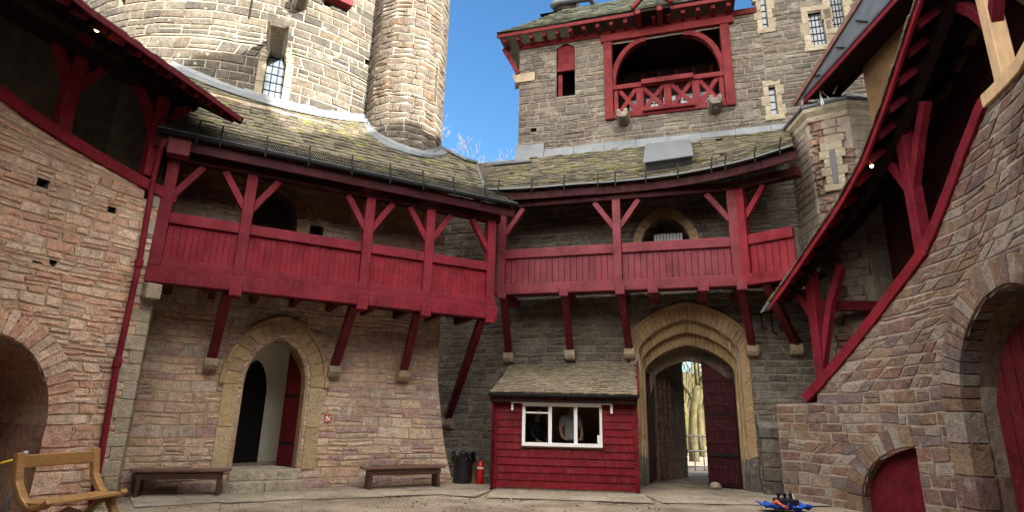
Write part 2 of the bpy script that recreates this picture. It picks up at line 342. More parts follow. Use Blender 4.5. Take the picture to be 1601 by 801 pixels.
def arch_cut(uc, a, z0, zs, za, p=1.8, q=2.0):
    """opening centred uc, half width a, sill z0, spring zs, apex za"""
    def f(v):
        if v < z0 - 1e-6 or v >= za: return None
        if v <= zs: return (uc - a, uc + a)
        w = a * max(0, 1 - ((v - zs) / (za - zs)) ** q) ** (1 / p)
        return (uc - w, uc + w)
    f.pt = z0, za
    return f
def rect_cut(u0, u1, z0, z1):
    f = lambda v: (u0, u1) if z0 <= v < z1 else None
    f.pt = z0, z1
    return f
def masonry(mb, plan, u0, u1, v0, v1, course=(.13, .24), width=(.22, .6), cuts=(), relief=.02, seed=1, gap=.007, mslot=0, sslot=1, split=.34, nomortar=False, wob=.035, jit=.009):
    rg = random.Random(seed)
    marks = sorted({x for c in cuts if hasattr(c, 'pt') for x in c.pt if v0 < x < v1})
    rows = [v0]
    while rows[-1] < v1 - 1e-6:
        nx = rows[-1] + rg.uniform(*course)
        for m in marks:
            if rows[-1] + .035 < m < nx or abs(nx - m) < .04: nx = m
        if nx > v1 - course[0] * .5: nx = v1
        rows.append(nx)
    plan0 = plan
    class Wob:
        @staticmethod
        def at(u, v, off=0):
            f = min(1, max(0, (v - v0) / .3)) * min(1, max(0, (v1 - v) / .3))
            return plan0.at(u, v + f * wob * (mnoise.noise(V((u * 1.5 + seed, v * 1.1, seed))) + .5 * mnoise.noise(V((u * 4 + seed, v * 3, 7)))), off)
    plan = Wob
    for ri, (vb, vt) in enumerate(zip(rows, rows[1:])):
        mo = -.005 * (ri % 2); e0_ = .03 if ri else 0; e1_ = .03 if ri < len(rows) - 2 else 0
        holes = []
        for c in cuts:
            a, b = c(vb + 1e-4), c(vt - 1e-4)
            if a is None and b is None:
                continue
            if a is None: m = (b[0] + b[1]) / 2; a = (m, m) if abs(m) < 40 else b
            if b is None: m = (a[0] + a[1]) / 2; b = (m, m) if abs(m) < 40 else a
            holes.append((a[0], b[0], a[1], b[1]))
        holes.sort(key=lambda h: h[0] + h[1])
        segs = []; cur = (u0, u0)
        for h in holes:
            segs.append((cur, (min(h[0], u1), min(h[1], u1)))); cur = (max(h[2], cur[0]), max(h[3], cur[1]))
        segs.append((cur, (u1, u1)))
        for (lb, lt), (rb, rt) in segs:
            lb, lt = max(lb, u0), max(lt, u0)
            if rb - lb < .015 and rt - lt < .015: continue
            rb = max(rb, lb); rt = max(rt, lt)
            # mortar bed, subdivided so it follows the curve
            n = max(1, int(max(rb - lb, rt - lt) / .45))
            P = lambda k, top: (lb + (rb - lb) * k / n) if not top else (lt + (rt - lt) * k / n)
            if not nomortar:
                for k in range(n):
                    mb.face([plan.at(P(k, 0), vb - e0_, mo), plan.at(P(k + 1, 0), vb - e0_, mo), plan.at(P(k + 1, 1), vt + e1_, mo), plan.at(P(k, 1), vt + e1_, mo)], .5, mslot)
            # stones
            joints = []; x = 0; L = max(rb - lb, rt - lt); h = vt - vb
            while True:
                w = rg.uniform(*width) * (.75 + .5 * rg.random())
                if x + w > L - width[0] * .6: break
                x += w; joints.append(x / L)
            js = [0] + joints + [1]
            for a, b in zip(js, js[1:]):
                cells = [(vb, vt)]
                if h > course[0] * 1.35 and rg.random() < split: mm = vb + h * rg.uniform(.4, .6); cells = [(vb, mm), (mm, vt)]
                for cb, ct in cells:
                    def U(f, v): t = (v - vb) / h; return (lb + (rb - lb) * f) * (1 - t) + (lt + (rt - lt) * f) * t
                    g = gap; j = lambda: rg.uniform(-jit, jit)
                    q = [(U(a, cb) + g + j(), cb + g + j()), (U(b, cb) - g + j(), cb + g + j()), (U(b, ct) - g + j(), ct - g + j()), (U(a, ct) + g + j(), ct - g + j())]
                    if q[1][0] - q[0][0] < .02 and q[2][0] - q[3][0] < .02: continue
                    rel = relief * rg.uniform(.55, 1.3); ci = .014
                    cu = sum(x[0] for x in q) / 4; cv = sum(x[1] for x in q) / 4
                    inn = []
                    for (uu, vv) in q:
                        du = min(ci, abs(cu - uu) * .5) * (1 if cu > uu else -1); dv = min(ci, abs(cv - vv) * .5) * (1 if cv > vv else -1)
                        inn.append((uu + du, vv + dv))
                    i = len(mb.v); r = rg.random()
                    for (uu, vv) in q: mb.v.append(tuple(plan.at(uu, vv, -.012)))
                    for (uu, vv) in inn: mb.v.append(tuple(plan.at(uu, vv, rel + rg.uniform(-.3, .3) * relief)))
                    mb.v.append(tuple(plan.at(cu + rg.uniform(-.2, .2) * (q[1][0] - q[0][0]), cv, rel + rg.uniform(0, .55) * relief)))
                    for k in range(4):
                        k2 = (k + 1) % 4
                        for fc in ((i + k, i + k2, i + 4 + k2, i + 4 + k), (i + 4 + k, i + 4 + k2, i + 8)):
                            mb.f.append(fc); mb.r.append(r); mb.m.append(sslot)
def arch_pts(uc, a, z0, zs, za, p=1.8, q=2.0, n=14):
    """outline (u,z) from left foot over the apex to right foot"""
    L = [(uc - a, z0 + (zs - z0) * k / 4) for k in range(4)]
    for k in range(n + 1):
        t = k / n; ang = t * math.pi / 2
        f = math.sin(ang)  # height share
        w = a * max(0, 1 - f ** q) ** (1 / p)
        L.append((uc - w, zs + (za - zs) * f))
    return L + [(2 * uc - u, z) for u, z in L[-2::-1]]
def resample(pts, step):
    out = [pts[0]]; acc = 0
    for a, b in zip(pts, pts[1:]):
        d = math.hypot(b[0] - a[0], b[1] - a[1])
        while acc + d >= step:
            t = (step - acc) / d; a = (a[0] + (b[0] - a[0]) * t, a[1] + (b[1] - a[1]) * t); out.append(a); d = math.hypot(b[0] - a[0], b[1] - a[1]); acc = 0
        acc += d
    if math.hypot(out[-1][0] - pts[-1][0], out[-1][1] - pts[-1][1]) > step * .4: out.append(pts[-1])
    else: out[-1] = pts[-1]
    return out
def ring(mb, plan, inner, outer, off0, off1, per=2, gap=.006, m=0, zlow=-9):
    """voussoir blocks between two outlines with the same point count, from depth off0 (back) to off1 (front)"""
    n = len(inner); k = 0
    while k < n - 1:
        e = min(n - 1, k + per)
        if n - 1 - e < per * .5: e = n - 1
        r = rng.random(); jo = off1 + rng.uniform(-.004, .004)
        rings = []
        for t in range(k, e + 1):
            (a, b), (c, d) = inner[t], outer[t]
            if t in (k, e) and 0 < t < n - 1:
                t2 = t + (1 if t == k else -1); L = math.hypot(inner[t2][0] - a, inner[t2][1] - b) + 1e-6; s = gap / L
                a += (inner[t2][0] - a) * s; b += (inner[t2][1] - b) * s; c += (outer[t2][0] - c) * s; d += (outer[t2][1] - d) * s
            rings.append([plan.at(a, b, off0), plan.at(a, b, jo), plan.at(c, d, jo), plan.at(c, d, off0)])
        mb.loft(rings, r, 1 if max(inner[k][1], inner[e][1]) < zlow else m); k = e
def offset_outline(pts, d):
    """grow an (u,z) outline outwards by d"""
    out = []
    for k, (u, z) in enumerate(pts):
        a = pts[max(0, k - 1)]; b = pts[min(len(pts) - 1, k + 1)]
        tx, tz = b[0] - a[0], b[1] - a[1]; l = math.hypot(tx, tz) or 1
        out.append((u - tz / l * d, z + tx / l * d))
    return out

# plan lines
W1 = Plan([(-6.4, 10.15), (-6.75, 9.72), (-7.05, 9.25), (-7.35, 8.7), (-7.6, 8.1), (-7.8, 7.4), (-7.9, 6.6), (-7.85, 5.6), (-7.5, 4.2), (-6.9, 2.6), (-5.9, .9), (-4.6, -.7), (-2.6, -2.2), (0, -2.9)], -1)
W2 = Plan([(-8.4, 10.34), (-1.4, 14.358)], 1)
GW = Plan([(-4.6, 16.978), (11.1, 12.36)], 1)
GL = Plan([(-6.5, 10.0), (-.36, 13.237)], 1)
GR = Plan([(-.4, 14.3), (5.24, 12.66)], 1)
GX = Plan([(5.24, 12.66), (6.25, 11.72)], 1)
ST = Plan(arc(-1, 9, 7.9, 30, -22, 22) + [(6.2, 5.0), (6.1, 3.5), (5.9, 1.5), (5.4, -.6), (3.6, -2.3), (0, -2.9)], 1)
KT = Plan(arc(-8.12, 17.28, 5.5, 170, 370, 60), -1)
TT = Plan(arc(-3.02, 14.12, 1.03, 0, 360, 40), 1)
KT.side = 1; TT.side = 1
def U(plan, px, py): return plan.hit(px, py)[0]
def Z(plan, px, py): return plan.hit(px, py)[1]
def box_on(mb, plan, u0, u1, z0, z1, o0, o1, r=None, m=0):
    mb.hexa([plan.at(u0, z0, o0), plan.at(u1, z0, o0), plan.at(u1, z0, o1), plan.at(u0, z0, o1), plan.at(u0, z1, o0), plan.at(u1, z1, o0), plan.at(u1, z1, o1), plan.at(u0, z1, o1)], r, m)
def hole_box(mb, plan, u0, u1, z0, z1, depth, m=0, front=0):
    """inside of a recess: four reveals and a back"""
    P = lambda u, z, o: plan.at(u, z, o)
    for q in (((u0, z0), (u1, z0)), ((u1, z0), (u1, z1)), ((u1, z1), (u0, z1)), ((u0, z1), (u0, z0))):
        (a, b), (c, d) = q
        mb.face([P(a, b, front), P(c, d, front), P(c, d, -depth), P(a, b, -depth)], .5, m)
    mb.face([P(u0, z0, -depth), P(u1, z0, -depth), P(u1, z1, -depth), P(u0, z1, -depth)], .5, m)
def outline_reveal(mb, plan, pts, o0, o1, m=0):
    for k, (a, b) in enumerate(zip(pts, pts[1:])):
        mb.face([plan.at(*a, o0), plan.at(*b, o0), plan.at(*b, o1), plan.at(*a, o1)], ((k // 2) * .37) % 1, m)
def leaded(mbf, mbg, P, u0, u1, z0, z1, nu, nz, off, pointed=False):
    """leaded light: glass sheet + lead cames"""
    mbg.face([P(u0, z0, off), P(u1, z0, off), P(u1, z1, off), P(u0, z1, off)])
    for i in range(nu + 1):
        u = u0 + (u1 - u0) * i / nu; mbf.beam(P(u, z0, off + .012), P(u, z1, off + .012), .014, .02, P(u, z0, off + 1) - P(u, z0, off))
    for k in range(nz + 1):
        z = z0 + (z1 - z0) * k / nz; mbf.beam(P(u0, z, off + .012), P(u1, z, off + .012), .014, .02, (0, 0, 1))

# ------------------------------------------------------------------ ground
def make_ground():
    xs = [-500, -120, -40, -20, -12] + [-10 + .4 * i for i in range(51)] + [12, 20, 40, 120, 500]
    ys = [-500, -120, -30, -10, -6] + [-4 + .4 * i for i in range(58)] + [21, 26, 40, 120, 500]
    rg = random.Random(3); mb = MB(); idx = {}
    for j, y in enumerate(ys):
        for i, x in enumerate(xs):
            idx[i, j] = len(mb.v); mb.v.append((x, y, rg.uniform(-.014, .012) if abs(x) < 11 and -5 < y < 13 else -.004))
    for j in range(len(ys) - 1):
        for i in range(len(xs) - 1):
            mb.f.append((idx[i, j], idx[i + 1, j], idx[i + 1, j + 1], idx[i, j + 1])); mb.r.append(.5); mb.m.append(0)
    return structure(mb.build('courtyard_ground', M['ground'], smooth=True))
make_ground()
M['paving'] = stone_mat('worn_paving', [(0.388, 0.335, 0.267), (0.359, 0.310, 0.242), (0.417, 0.364, 0.291), (0.373, 0.320, 0.252)], .35, seed=91, con=.7)
def paving():
    rg = random.Random(31); mb = MB()
    line = [V((-6.6, 10.9)), V((-5.4, 11.75)), V((-1.6, 13.6)), V((-.3, 13.3)), V((2.9, 13.05)), V((6.2, 13.2))]
    for a, b in zip(line, line[1:]):
        d = (b - a); n = max(1, round(d.length / .75)); dn = d.normalized(); o = V((dn.y, -dn.x))
        for i in range(n):
            for r0, r1 in ((-.9, .02), (.03, .62), (.63, 1.25)):
                e = rg.uniform(-.05, .1) if r1 > 1 else 0; p, q = a + d * (i / n) + dn * .006, a + d * ((i + 1) / n) - dn * .006; z = .016 + rg.uniform(0, .006); r = rg.random()
                mb.face([(*(p + o * r1 + o * e), z), (*(q + o * r1 + o * e), z), (*(q + o * r0), z), (*(p + o * r0), z)], r)
    return structure(mb.build('stone_paving', M['paving']))
paving()
def scatter(name, m, n, seed, size, area, flat):
    rg = random.Random(seed); mb = MB()
    for _ in range(n):
        x, y = rg.uniform(area[0], area[1]), rg.triangular(area[2], area[3], area[3]); r = size * rg.uniform(.4, 1.5); a0 = rg.uniform(0, 6.28); k = 5
        zt = r * (.15 if flat else .55)
        base = [V((x + r * math.cos(a0 + 2 * math.pi * i / k) * rg.uniform(.7, 1.2), y + r * math.sin(a0 + 2 * math.pi * i / k) * rg.uniform(.7, 1.2), -.012)) for i in range(k)]
        top = [V((p.x * .6 + x * .4, p.y * .6 + y * .4, zt + rg.uniform(-.2, .3) * zt)) for p in base]
        mb.loft([base, top], rg.random())
    o = mb.build(name, m); o['kind'] = 'stuff'; o['label'] = {'loose_gravel': 'loose pale gravel scattered over the courtyard floor', 'fallen_leaves': 'small brown leaf fragments and grit on the courtyard floor'}[name]; return o
scatter('loose_gravel', M['gravel'], 2600, 5, .016, (-7.5, 7.0, 6.5, 13.2), False)
scatter('fallen_leaves', M['litter'], 500, 6, .03, (-7.0, 6.5, 7.0, 14.2), True)

# ------------------------------------------------------------------ W1: curved wall on the left, its gallery and roof
def w1_top(u): return 5.25 + .235 * u if u < 6 else 6.66
uL = U(W1, 75, 645)
ua = uL + .95; W1arch = (ua, .95, -.1, 1.25, 2.55, 1.9, 2.0)
wl = thing('curved_courtyard_wall', W1.at(0, 0), 'curved pink buff rubble wall at far left with a blind arch under the forked-post gallery', 'wall')
mb = MB()
top_cut = lambda v: None if v <= w1_top(0) else (-99, min(99, (v - 5.25) / .235) if v < 6.6 else 99)
holes1 = []
for px, py, w, h in ((67, 287, .17, .2), (175, 328, .14, .17), (58, 410, .12, .1), (84, 408, .12, .09), (117, 537, .14, .07), (106, 672, .14, .1)):
    u, z = W1.hit(px, py); holes1.append((u, z, w, h))
masonry(mb, W1, -.0, 9.0, -.1, 7.0, (.10, .185), (.16, .46), [top_cut, arch_cut(*W1arch)] + [rect_cut(u - w / 2, u + w / 2, z - h / 2, z + h / 2) for u, z, w, h in holes1], .020, 5, jit=.016)
masonry(mb, W1, 9.0, W1.L[-1], -.1, 8.5, (.25, .4), (.5, 1.0), [], .02, 6)
mb.build('rubble_masonry', [M['mortar_warm'], M['w1']], wl)
for u, z, w, h in holes1:
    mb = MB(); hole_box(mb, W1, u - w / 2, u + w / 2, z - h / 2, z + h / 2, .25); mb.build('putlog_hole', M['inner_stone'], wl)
# return of the wall end (quoins) and its thickness
mb = MB(); z = 0; k = 0
rg = random.Random(4)
e0 = W1.at(0, 0, .0); back = V((-.9, 1.55, 0))
while z < 5.2:
    h = rg.uniform(.2, .32); w = (.34, .2)[k % 2]
    o = W1.at(0, z + .006, .034); a = W1.at(w, z + .006, .034)
    mb.hexa([o, a, a + back, o + back, o + V((0, 0, h - .012)), a + V((0, 0, h - .012)), a + back + V((0, 0, h - .012)), o + back + V((0, 0, h - .012))]); z += h; k += 1
mb.build('quoin_stones', M['ashlar_pale'], wl, bevel=.012)
mb = MB()
inn = arch_pts(*W1arch); out = offset_outline(inn, .36)
ring(mb, W1, inn, out, -.05, .035, 1, .01)
outline_reveal(mb, W1, inn, .03, -2.4)
mb.build('voussoir_arch', M['w1'], wl)
mb = MB(); WB = Plan([tuple(W1.at(u, 0, -2.4).xy) for u in (ua - 1.6, ua, ua + 1.6)], -1)
masonry(mb, WB, 0, WB.L[-1], -.1, 2.7, (.1, .18), (.16, .46), [], .02, 9)
mb.build('recessed_back_wall', [M['mortar_warm'], M['w1']], wl)

g1 = thing('left_stair_gallery', W1.at(1.3, w1_top(1.3)), 'dark gallery with crimson forked posts and deep eaves on the curved left wall', 'gallery')
mb = MB(); mb.path([W1.at(u, w1_top(u) + .1, -.07) for u in (-.05, .6, 1.2, 1.8, 2.4, 3.0, 3.6, 4.4, 5.4, 6.4)], .3, .2)
mb.build('wall_plate_beam', M['red_l'], g1, bevel=.012)
e1 = atz(376, 187, 6.95); e1b = atz(131, 0, 7.05)
EAVE1 = Plan([tuple(e1.xy), tuple((e1 * .45 + e1b * .55).xy), tuple(e1b.xy), (e1b.x - .15, 4.8), (e1b.x + .1, 3.0)], -1)
def roof1_z(d): return 7.0 + d * math.tan(R_(28))
def S1(u, d): return EAVE1.at(u - max(0, d - 1.2) * 1.3 * (1 - max(0, u) / EAVE1.L[-1]), roof1_z(d), -d)
def plate_z(u): return 7.35
for k, (bx, by) in enumerate(((95, 212), (232, 272), (-60, 60))):
    u, z = W1.hit(bx, by)
    mb = MB(); ztop = 7.7
    mb.hexa([W1.at(u - .1, z - .05, -.18), W1.at(u + .1, z - .05, -.18), W1.at(u + .1, z - .05, .06), W1.at(u - .1, z - .05, .06)] + [W1.at(u - .1, ztop, -.18), W1.at(u + .1, ztop, -.18), W1.at(u + .1, ztop, .06), W1.at(u - .1, ztop, .06)])
    po = mb.build('post', M['red_l'], g1, bevel=.012)  # brighter red stands in for light on the posts
    for s in (-1, 1):
        mb = MB(); mb.path([W1.at(u + s * .04, z + .85, -.05), W1.at(u + s * .2, z + 1.2, -.04), W1.at(u + s * .55, z + 1.75, -.02)], .15, .14, W1.nrm(u))
        mb.build('brace', M['red_l'], po, bevel=.01)
mb = MB(); mb.path([W1.at(u, 7.35, .0) for u in (-.1, 1, 2, 3, 4, 5, 6)], .2, .22); mb.build('head_beam', M['soffit'], g1)  # near-black colour put in for the shade below this roof
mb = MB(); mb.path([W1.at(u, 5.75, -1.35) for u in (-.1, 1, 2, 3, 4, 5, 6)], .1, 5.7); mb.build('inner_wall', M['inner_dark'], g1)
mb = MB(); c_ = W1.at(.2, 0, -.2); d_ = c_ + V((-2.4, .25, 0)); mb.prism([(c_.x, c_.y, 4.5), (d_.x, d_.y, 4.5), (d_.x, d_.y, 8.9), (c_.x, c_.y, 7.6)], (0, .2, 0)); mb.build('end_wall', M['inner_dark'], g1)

def tiles(mb, S, ulen, nrow, dmax, tw=(.13, .22), th=.016, skip=None, seed=1, dstart=0, lap=1.3):
    rg = random.Random(seed); g = (dmax - dstart) / nrow
    for j in range(nrow):
        d0 = dstart + j * g; ua, ub = ulen(d0); u = ua - rg.uniform(0, tw[0] * .6)
        while u < ub:
            w = rg.uniform(*tw); a, b = max(u, ua), min(u + w - .006, ub); um = (a + b) / 2
            if b - a > .03 and not (skip and skip(um, d0)):
                dj = rg.uniform(-.018, .012) * (dmax / max(.01, dmax)); t0 = th * rg.uniform(.7, 1.9); d1 = min(d0 + g * lap, dmax + .05)
                p0, p1, p2, p3 = S(a, d0 + dj), S(b, d0 + dj + rg.uniform(-.006, .006)), S(b, d1), S(a, d1)
                n = (p1 - p0).cross(p3 - p0).normalized()
                if n.z < 0: n = -n
                q = [p0 + n * t0, p1 + n * (t0 + rg.uniform(-.004, .004)), p2 + n * .004, p3 + n * .004]
                r = rg.random(); i = len(mb.v)
                mb.v += [tuple(x) for x in q] + [tuple(p0 - n * .004), tuple(p1 - n * .004)]
                for fc in ((i, i + 1, i + 2, i + 3), (i + 4, i + 5, i + 1, i), (i + 4, i, i + 3), (i + 5, i + 2, i + 1)):
                    mb.f.append(fc); mb.r.append(r); mb.m.append(0)
            u += w
def soffit(mb, S, us, d0, d1, drop=.05, m=0):
    ds_ = [d0, min(1.2, d1), (min(1.2, d1) + d1) / 2, d1]
    for a, b in zip(us, us[1:]):
        for p, q in zip(ds_, ds_[1:]):
            if q - p > .01: dz = V((0, 0, -drop)); mb.face([S(a, p) + dz, S(b, p) + dz, S(b, q) + dz, S(a, q) + dz], .5, m)
UE = EAVE1.L[-1]
mb = MB(); tiles(mb, S1, lambda d: (-.05, UE), 38, 5.2, seed=3)
rf = mb.build('tiled_roof', M['tile'], g1)
us = [UE * k / 16 for k in range(17)]
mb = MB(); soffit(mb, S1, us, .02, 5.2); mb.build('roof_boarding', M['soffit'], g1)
mb = MB(); mb.path([S1(u, -.01) + V((0, 0, -.05)) for u in us], .04, .09); mb.build('eaves_board', M['red_d'], g1)
for k in range(16):
    u = .12 + .3 * k
    mb = MB(); mb.beam(S1(u, .06) + V((0, 0, -.13)), S1(u, .3) + V((0, 0, -.13)), .09, .13); mb.build('rafter_tail', M['red'], g1, bevel=.008)
    mb = MB(); mb.beam(S1(u, .302) + V((0, 0, -.13)), S1(u, 1.2) + V((0, 0, -.13)), .088, .128); mb.build('rafter', M['soffit'], g1)  # dark colour on the inner rafter stands for shade under the roof
p_ = EAVE1.hit(153, 48, -.3); mb = MB(); mb.lathe(EAVE1.at(p_[0], p_[1], -.3), [(.001, .03), (.03, .02), (.035, 0), (.02, -.02), (.001, -.03)], 10); mb.build('eaves_lamp', M['lamp'], g1)
# verge side of this roof end
mb = MB(); mb.beam(S1(-.03, 0) + V((0, 0, -.06)), S1(-.03, 1.2) + V((0, 0, -.06)), .05, .14); mb.build('verge_board', M['soffit'], g1)

# ------------------------------------------------------------------ W2: hall wall with pointed doorway
hw = thing('hall_wall', W2.at(W2.L[-1] / 2, 0), 'buff and purple rubble wall under the left crimson gallery, with a pointed stone doorway', 'wall')
uD0, uD1 = U(W2, 362, 735), U(W2, 462, 735); ud = (uD0 + uD1) / 2; aD = (uD1 - uD0) / 2
zth = .40
DOOR = (ud, aD, zth, 2.05, 3.03, 1.75, 2.0)
uE = U(W2, 688, 520)
def end_cut(v):
    b = uE + (0 if v > 2.4 else (2.4 - v) * .17 + (max(0, .9 - v) * .14))
    return (b, 99)
inn = arch_pts(*DOOR); out1 = offset_outline(inn, .38)
mid = offset_outline(inn, .1); out2 = offset_outline(inn, .45)
hcuts = []
for px, py, w, h in ((495, 361, .3, .3),):
    u, z = W2.hit(px, py); hcuts.append((u, z, w, h))
uN, zN = W2.hit(430, 330)
mb = MB()
masonry(mb, W2, 0, uE + .7, -.1, 8.3, (.11, .27), (.2, .66), [arch_cut(ud, aD + .03, zth - .4, 2.05, 3.06, 1.75, 2.0), end_cut, arch_cut(uN, .5, 4.2, 5.6, 6.35)] + [rect_cut(u - w / 2, u + w / 2, z - h / 2, z + h / 2) for u, z, w, h in hcuts], .017, 12, jit=.014, split=.45)
mb.build('rubble_masonry', [M['mortar_warm'], M['w2']], hw)
mb = MB()
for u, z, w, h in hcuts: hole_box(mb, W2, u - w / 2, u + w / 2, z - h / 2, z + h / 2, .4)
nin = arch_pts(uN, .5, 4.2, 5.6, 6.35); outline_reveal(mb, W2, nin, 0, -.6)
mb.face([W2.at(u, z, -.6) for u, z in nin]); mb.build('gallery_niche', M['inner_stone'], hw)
mb = MB(); ring(mb, W2, nin, offset_outline(nin, .22), -.03, .04, 2, .006); mb.build('niche_surround', M['ashlar_dull'], hw)
mb = MB()   # battered end of the wall
pr = [(end_cut(z)[0], z) for z in (-.1, .4, .9, 1.6, 2.4, 4, 8.3)]
for (a, za), (b, zb) in zip(pr, pr[1:]): mb.face([W2.at(a, za, 0), W2.at(a, za, -1.9), W2.at(b, zb, -1.9), W2.at(b, zb, 0)])
mb.build('wall_end', M['w2'], hw)
ds = MB(); ring(ds, W2, inn, mid, -.42, -.04, 2, .006); ring(ds, W2, mid, out1, -.10, .05, 2, .007)
su = ds.build('door_surround', M['ashlar'], hw, bevel=.006)
hk = [p for p in out1 if p[1] > 2.0]; hk2 = offset_outline(hk, .09)
ds = MB(); ring(ds, W2, hk, hk2, -.02, .11, 3, .004); ds.build('hood_mould', M['ashlar_dull'], hw, bevel=.01)
ds = MB(); outline_reveal(ds, W2, inn, -.4, -.75); ds.build('door_reveal', M['ashlar_dull'], hw)
ds = MB()
for k, (w0, w1, o, z0, z1) in enumerate(((-.18, .16, .34, 0, .2), (-.05, .05, .06, .2, zth))):
    n = 2 if k == 0 else 1; ua_, ub_ = uD0 + w0, uD1 + w1
    for i in range(n):
        box_on(ds, W2, ua_ + (ub_ - ua_) * i / n + .004, ua_ + (ub_ - ua_) * (i + 1) / n - .004, z0, z1, -.6, o)
ds.build('door_step', M['step'], hw, bevel=.018)
# lobby behind the doorway
ds = MB(); lf = lambda u, o, z: W2.at(u, z, o)
L0, L1, LB = uD0 - .1, uD1 + .35, -2.6
mb = MB()
mb.face([lf(L0, -.75, zth), lf(L1, -.75, zth), lf(L1, LB, zth), lf(L0, LB, zth)])
mb.build('lobby_floor', M['step'], hw)
mb = MB()
mb.face([lf(L1, -.75, zth), lf(L1, LB, zth), lf(L1, LB, 3.3), lf(L1, -.75, 3.3)])
mb.face([lf(L0, -.75, 3.3), lf(L1, -.75, 3.3), lf(L1, LB, 3.3), lf(L0, LB, 3.3)])
mb.face([lf(L0, LB + .9, zth), lf(L1, LB, zth), lf(L1, LB, 3.3), lf(L0, LB + .9, 3.3)])
mb.face([lf(L0, -.75, zth), lf(L0, LB + .9, zth), lf(L0, LB + .9, 3.3), lf(L0, -.75, 3.3)])
mb.build('lobby_wall', M['plaster'], hw)
IB = Plan([tuple(lf(L0, LB + .93, 0).xy), tuple(lf(L1, LB + .03, 0).xy)], 1)
ib = arch_pts(IB.L[-1] * .30, .36, zth, 1.9, 2.7, 1.7, 2.0)
mb = MB(); mb.prism([IB.at(u, z, .0) for u, z in ib], tuple(IB.nrm(.1) * .03)); mb.build('inner_door', M['black'], hw)
# right door leaf, opened inwards
hinge = lf(uD1 - .01, -.45, zth); dd = (W2.dir(0) * -math.cos(R_(62)) + W2.nrm(0) * -math.sin(R_(62)))
half = [(0, 0), (0, 1.68)] + [(t * .52, 1.68 + .92 * math.sqrt(max(0, 1 - (1 - t) ** 2)) ** 1) for t in (.15, .3, .5, .7, .85, 1)] + [(.52, 0)]
mb = MB(); mb.prism([hinge + dd * x + V((0, 0, y)) for x, y in half], tuple(dd.cross(V((0, 0, 1))) * .06))
dl = mb.build('door_leaf', M['red_d'], hw, bevel=.006)
mb = MB()
for zz in (.45, 1.45):
    mb = MB(); mb.box(hinge + dd * .04 + V((0, 0, zz)) - dd.cross(V((0, 0, 1))) * .012, dd * .45, dd.cross(V((0, 0, 1))) * .012, (0, 0, .06)); mb.build('strap_hinge', M['iron'], dl)
# corbels are stones of the wall, one under each strut
def corbel(plan, px, py, parent, w=.26, h=.24, d=.3, m='corbel'):
    u, z = plan.hit(px, py); mb = MB()
    prof = [(-.05, z), (d, z), (d, z - h * .55), (d * .75, z - h * .9), (d * .45, z - h), (-.05, z - h)]
    mb.prism([plan.at(u - w / 2, zz, o) for o, zz in prof], tuple(plan.dir(u) * w)); mb.build('corbel', M[m], parent, bevel=.015)
    return plan.at(u, z, d * .55)
cW2 = [corbel(W2, x, y, hw) for x, y in ((330, 562), (520, 574), (627, 581))]
# small red and white notice
u, z = W2.hit(512, 655)
fs = thing('fire_notice', W2.at(u, z, .05), 'small square red and white fire notice on the rubble wall right of the pointed doorway', 'sign')
mb = MB(); box_on(mb, W2, u - .075, u + .075, z - .075, z + .075, .04, .055); mb.build('plate', M['signr'], fs)
mb = MB()
for q in ([(-.06, .06), (-.02, .06), (.06, -.03), (.06, -.06), (.03, -.06), (-.06, .02)], [(-.06, -.06), (.0, -.06), (-.06, 0)], [(.02, .06), (.06, .06), (.06, .01)]):
    mb.prism([W2.at(u + a, z + b, .0565) for a, b in [(a * .88, b * .88) for a, b in q]], tuple(W2.nrm(u) * .003))
mb.build('pictogram', M['signw'], fs)

# ------------------------------------------------------------------ timber galleries
def boards(mb, plan, u0, u1, z0, z1, off, w=.13, th=.03, jg=.005):
    n = max(1, round((u1 - u0) / w)); st = (u1 - u0) / n
    for i in range(n):
        a, b = u0 + st * i + jg, u0 + st * (i + 1) - jg; o = off + rng.uniform(-.8, .8) * jg
        box_on(mb, plan, a, b, z0, z1, o - th, o); box_on(mb, plan, a - jg, b + jg, z0, z1, off - th - .03, off - th - .006, .2)
def gallery_front(root, plan, u0, u1, posts, zb, zbeam, zpan, zrail, zplate, m, mp, bw, brace=(.62, .5), skirt=True, nposts=None):
    if skirt:
        mb = MB(); box_on(mb, plan, u0 - .02, u1 + .02, zb, zb + .30, -.16, .07); mb.build('fascia_beam', m, root, bevel=.014)
        mb = MB(); box_on(mb, plan, u0, u1, zb + .302, zbeam, -.14, .025); mb.build('sill_beam', m, root, bevel=.012)
    else:
        mb = MB(); box_on(mb, plan, u0 - .02, u1 + .02, zb, zbeam, -.16, .05); mb.build('sill_beam', m, root, bevel=.014)
    xs = sorted(posts)
    for a, b in zip(xs, xs[1:]):
        mb = MB(); boards(mb, plan, a + .1, b - .1, zbeam - .01, zpan + .01, -.045, bw, .03, .0018 if skirt else .005); mb.build('boarded_panel', mp, root, bevel=.004)
        mb = MB(); box_on(mb, plan, a + .098, b - .098, zpan, zrail, -.13, .02); mb.build('handrail', m, root, bevel=.012)
    for u in posts[:nposts]:
        mb = MB(); box_on(mb, plan, u - .1, u + .1, zb + (.302 if skirt else .05), zplate, -.17, .06 if not skirt else .045); po = mb.build('post', m, root, bevel=.012)
        for s in (-1, 1):
            if u + s * brace[1] < u0 - .25 or u + s * brace[1] > u1 + .25: continue
            mb = MB(); mb.beam(plan.at(u + s * .06, zplate - brace[0] - .1, -.06), plan.at(u + s * brace[1], zplate - .02, -.06), .13, .13, plan.nrm(u)); mb.build('brace', m, po, bevel=.01)
    mb = MB(); box_on(mb, plan, u0 - .05, u1 + .05, zplate, zplate + .2, -.18, .05); mb.build('head_beam', M['red_shade'], root)  # shade below the eaves is put into this darker red
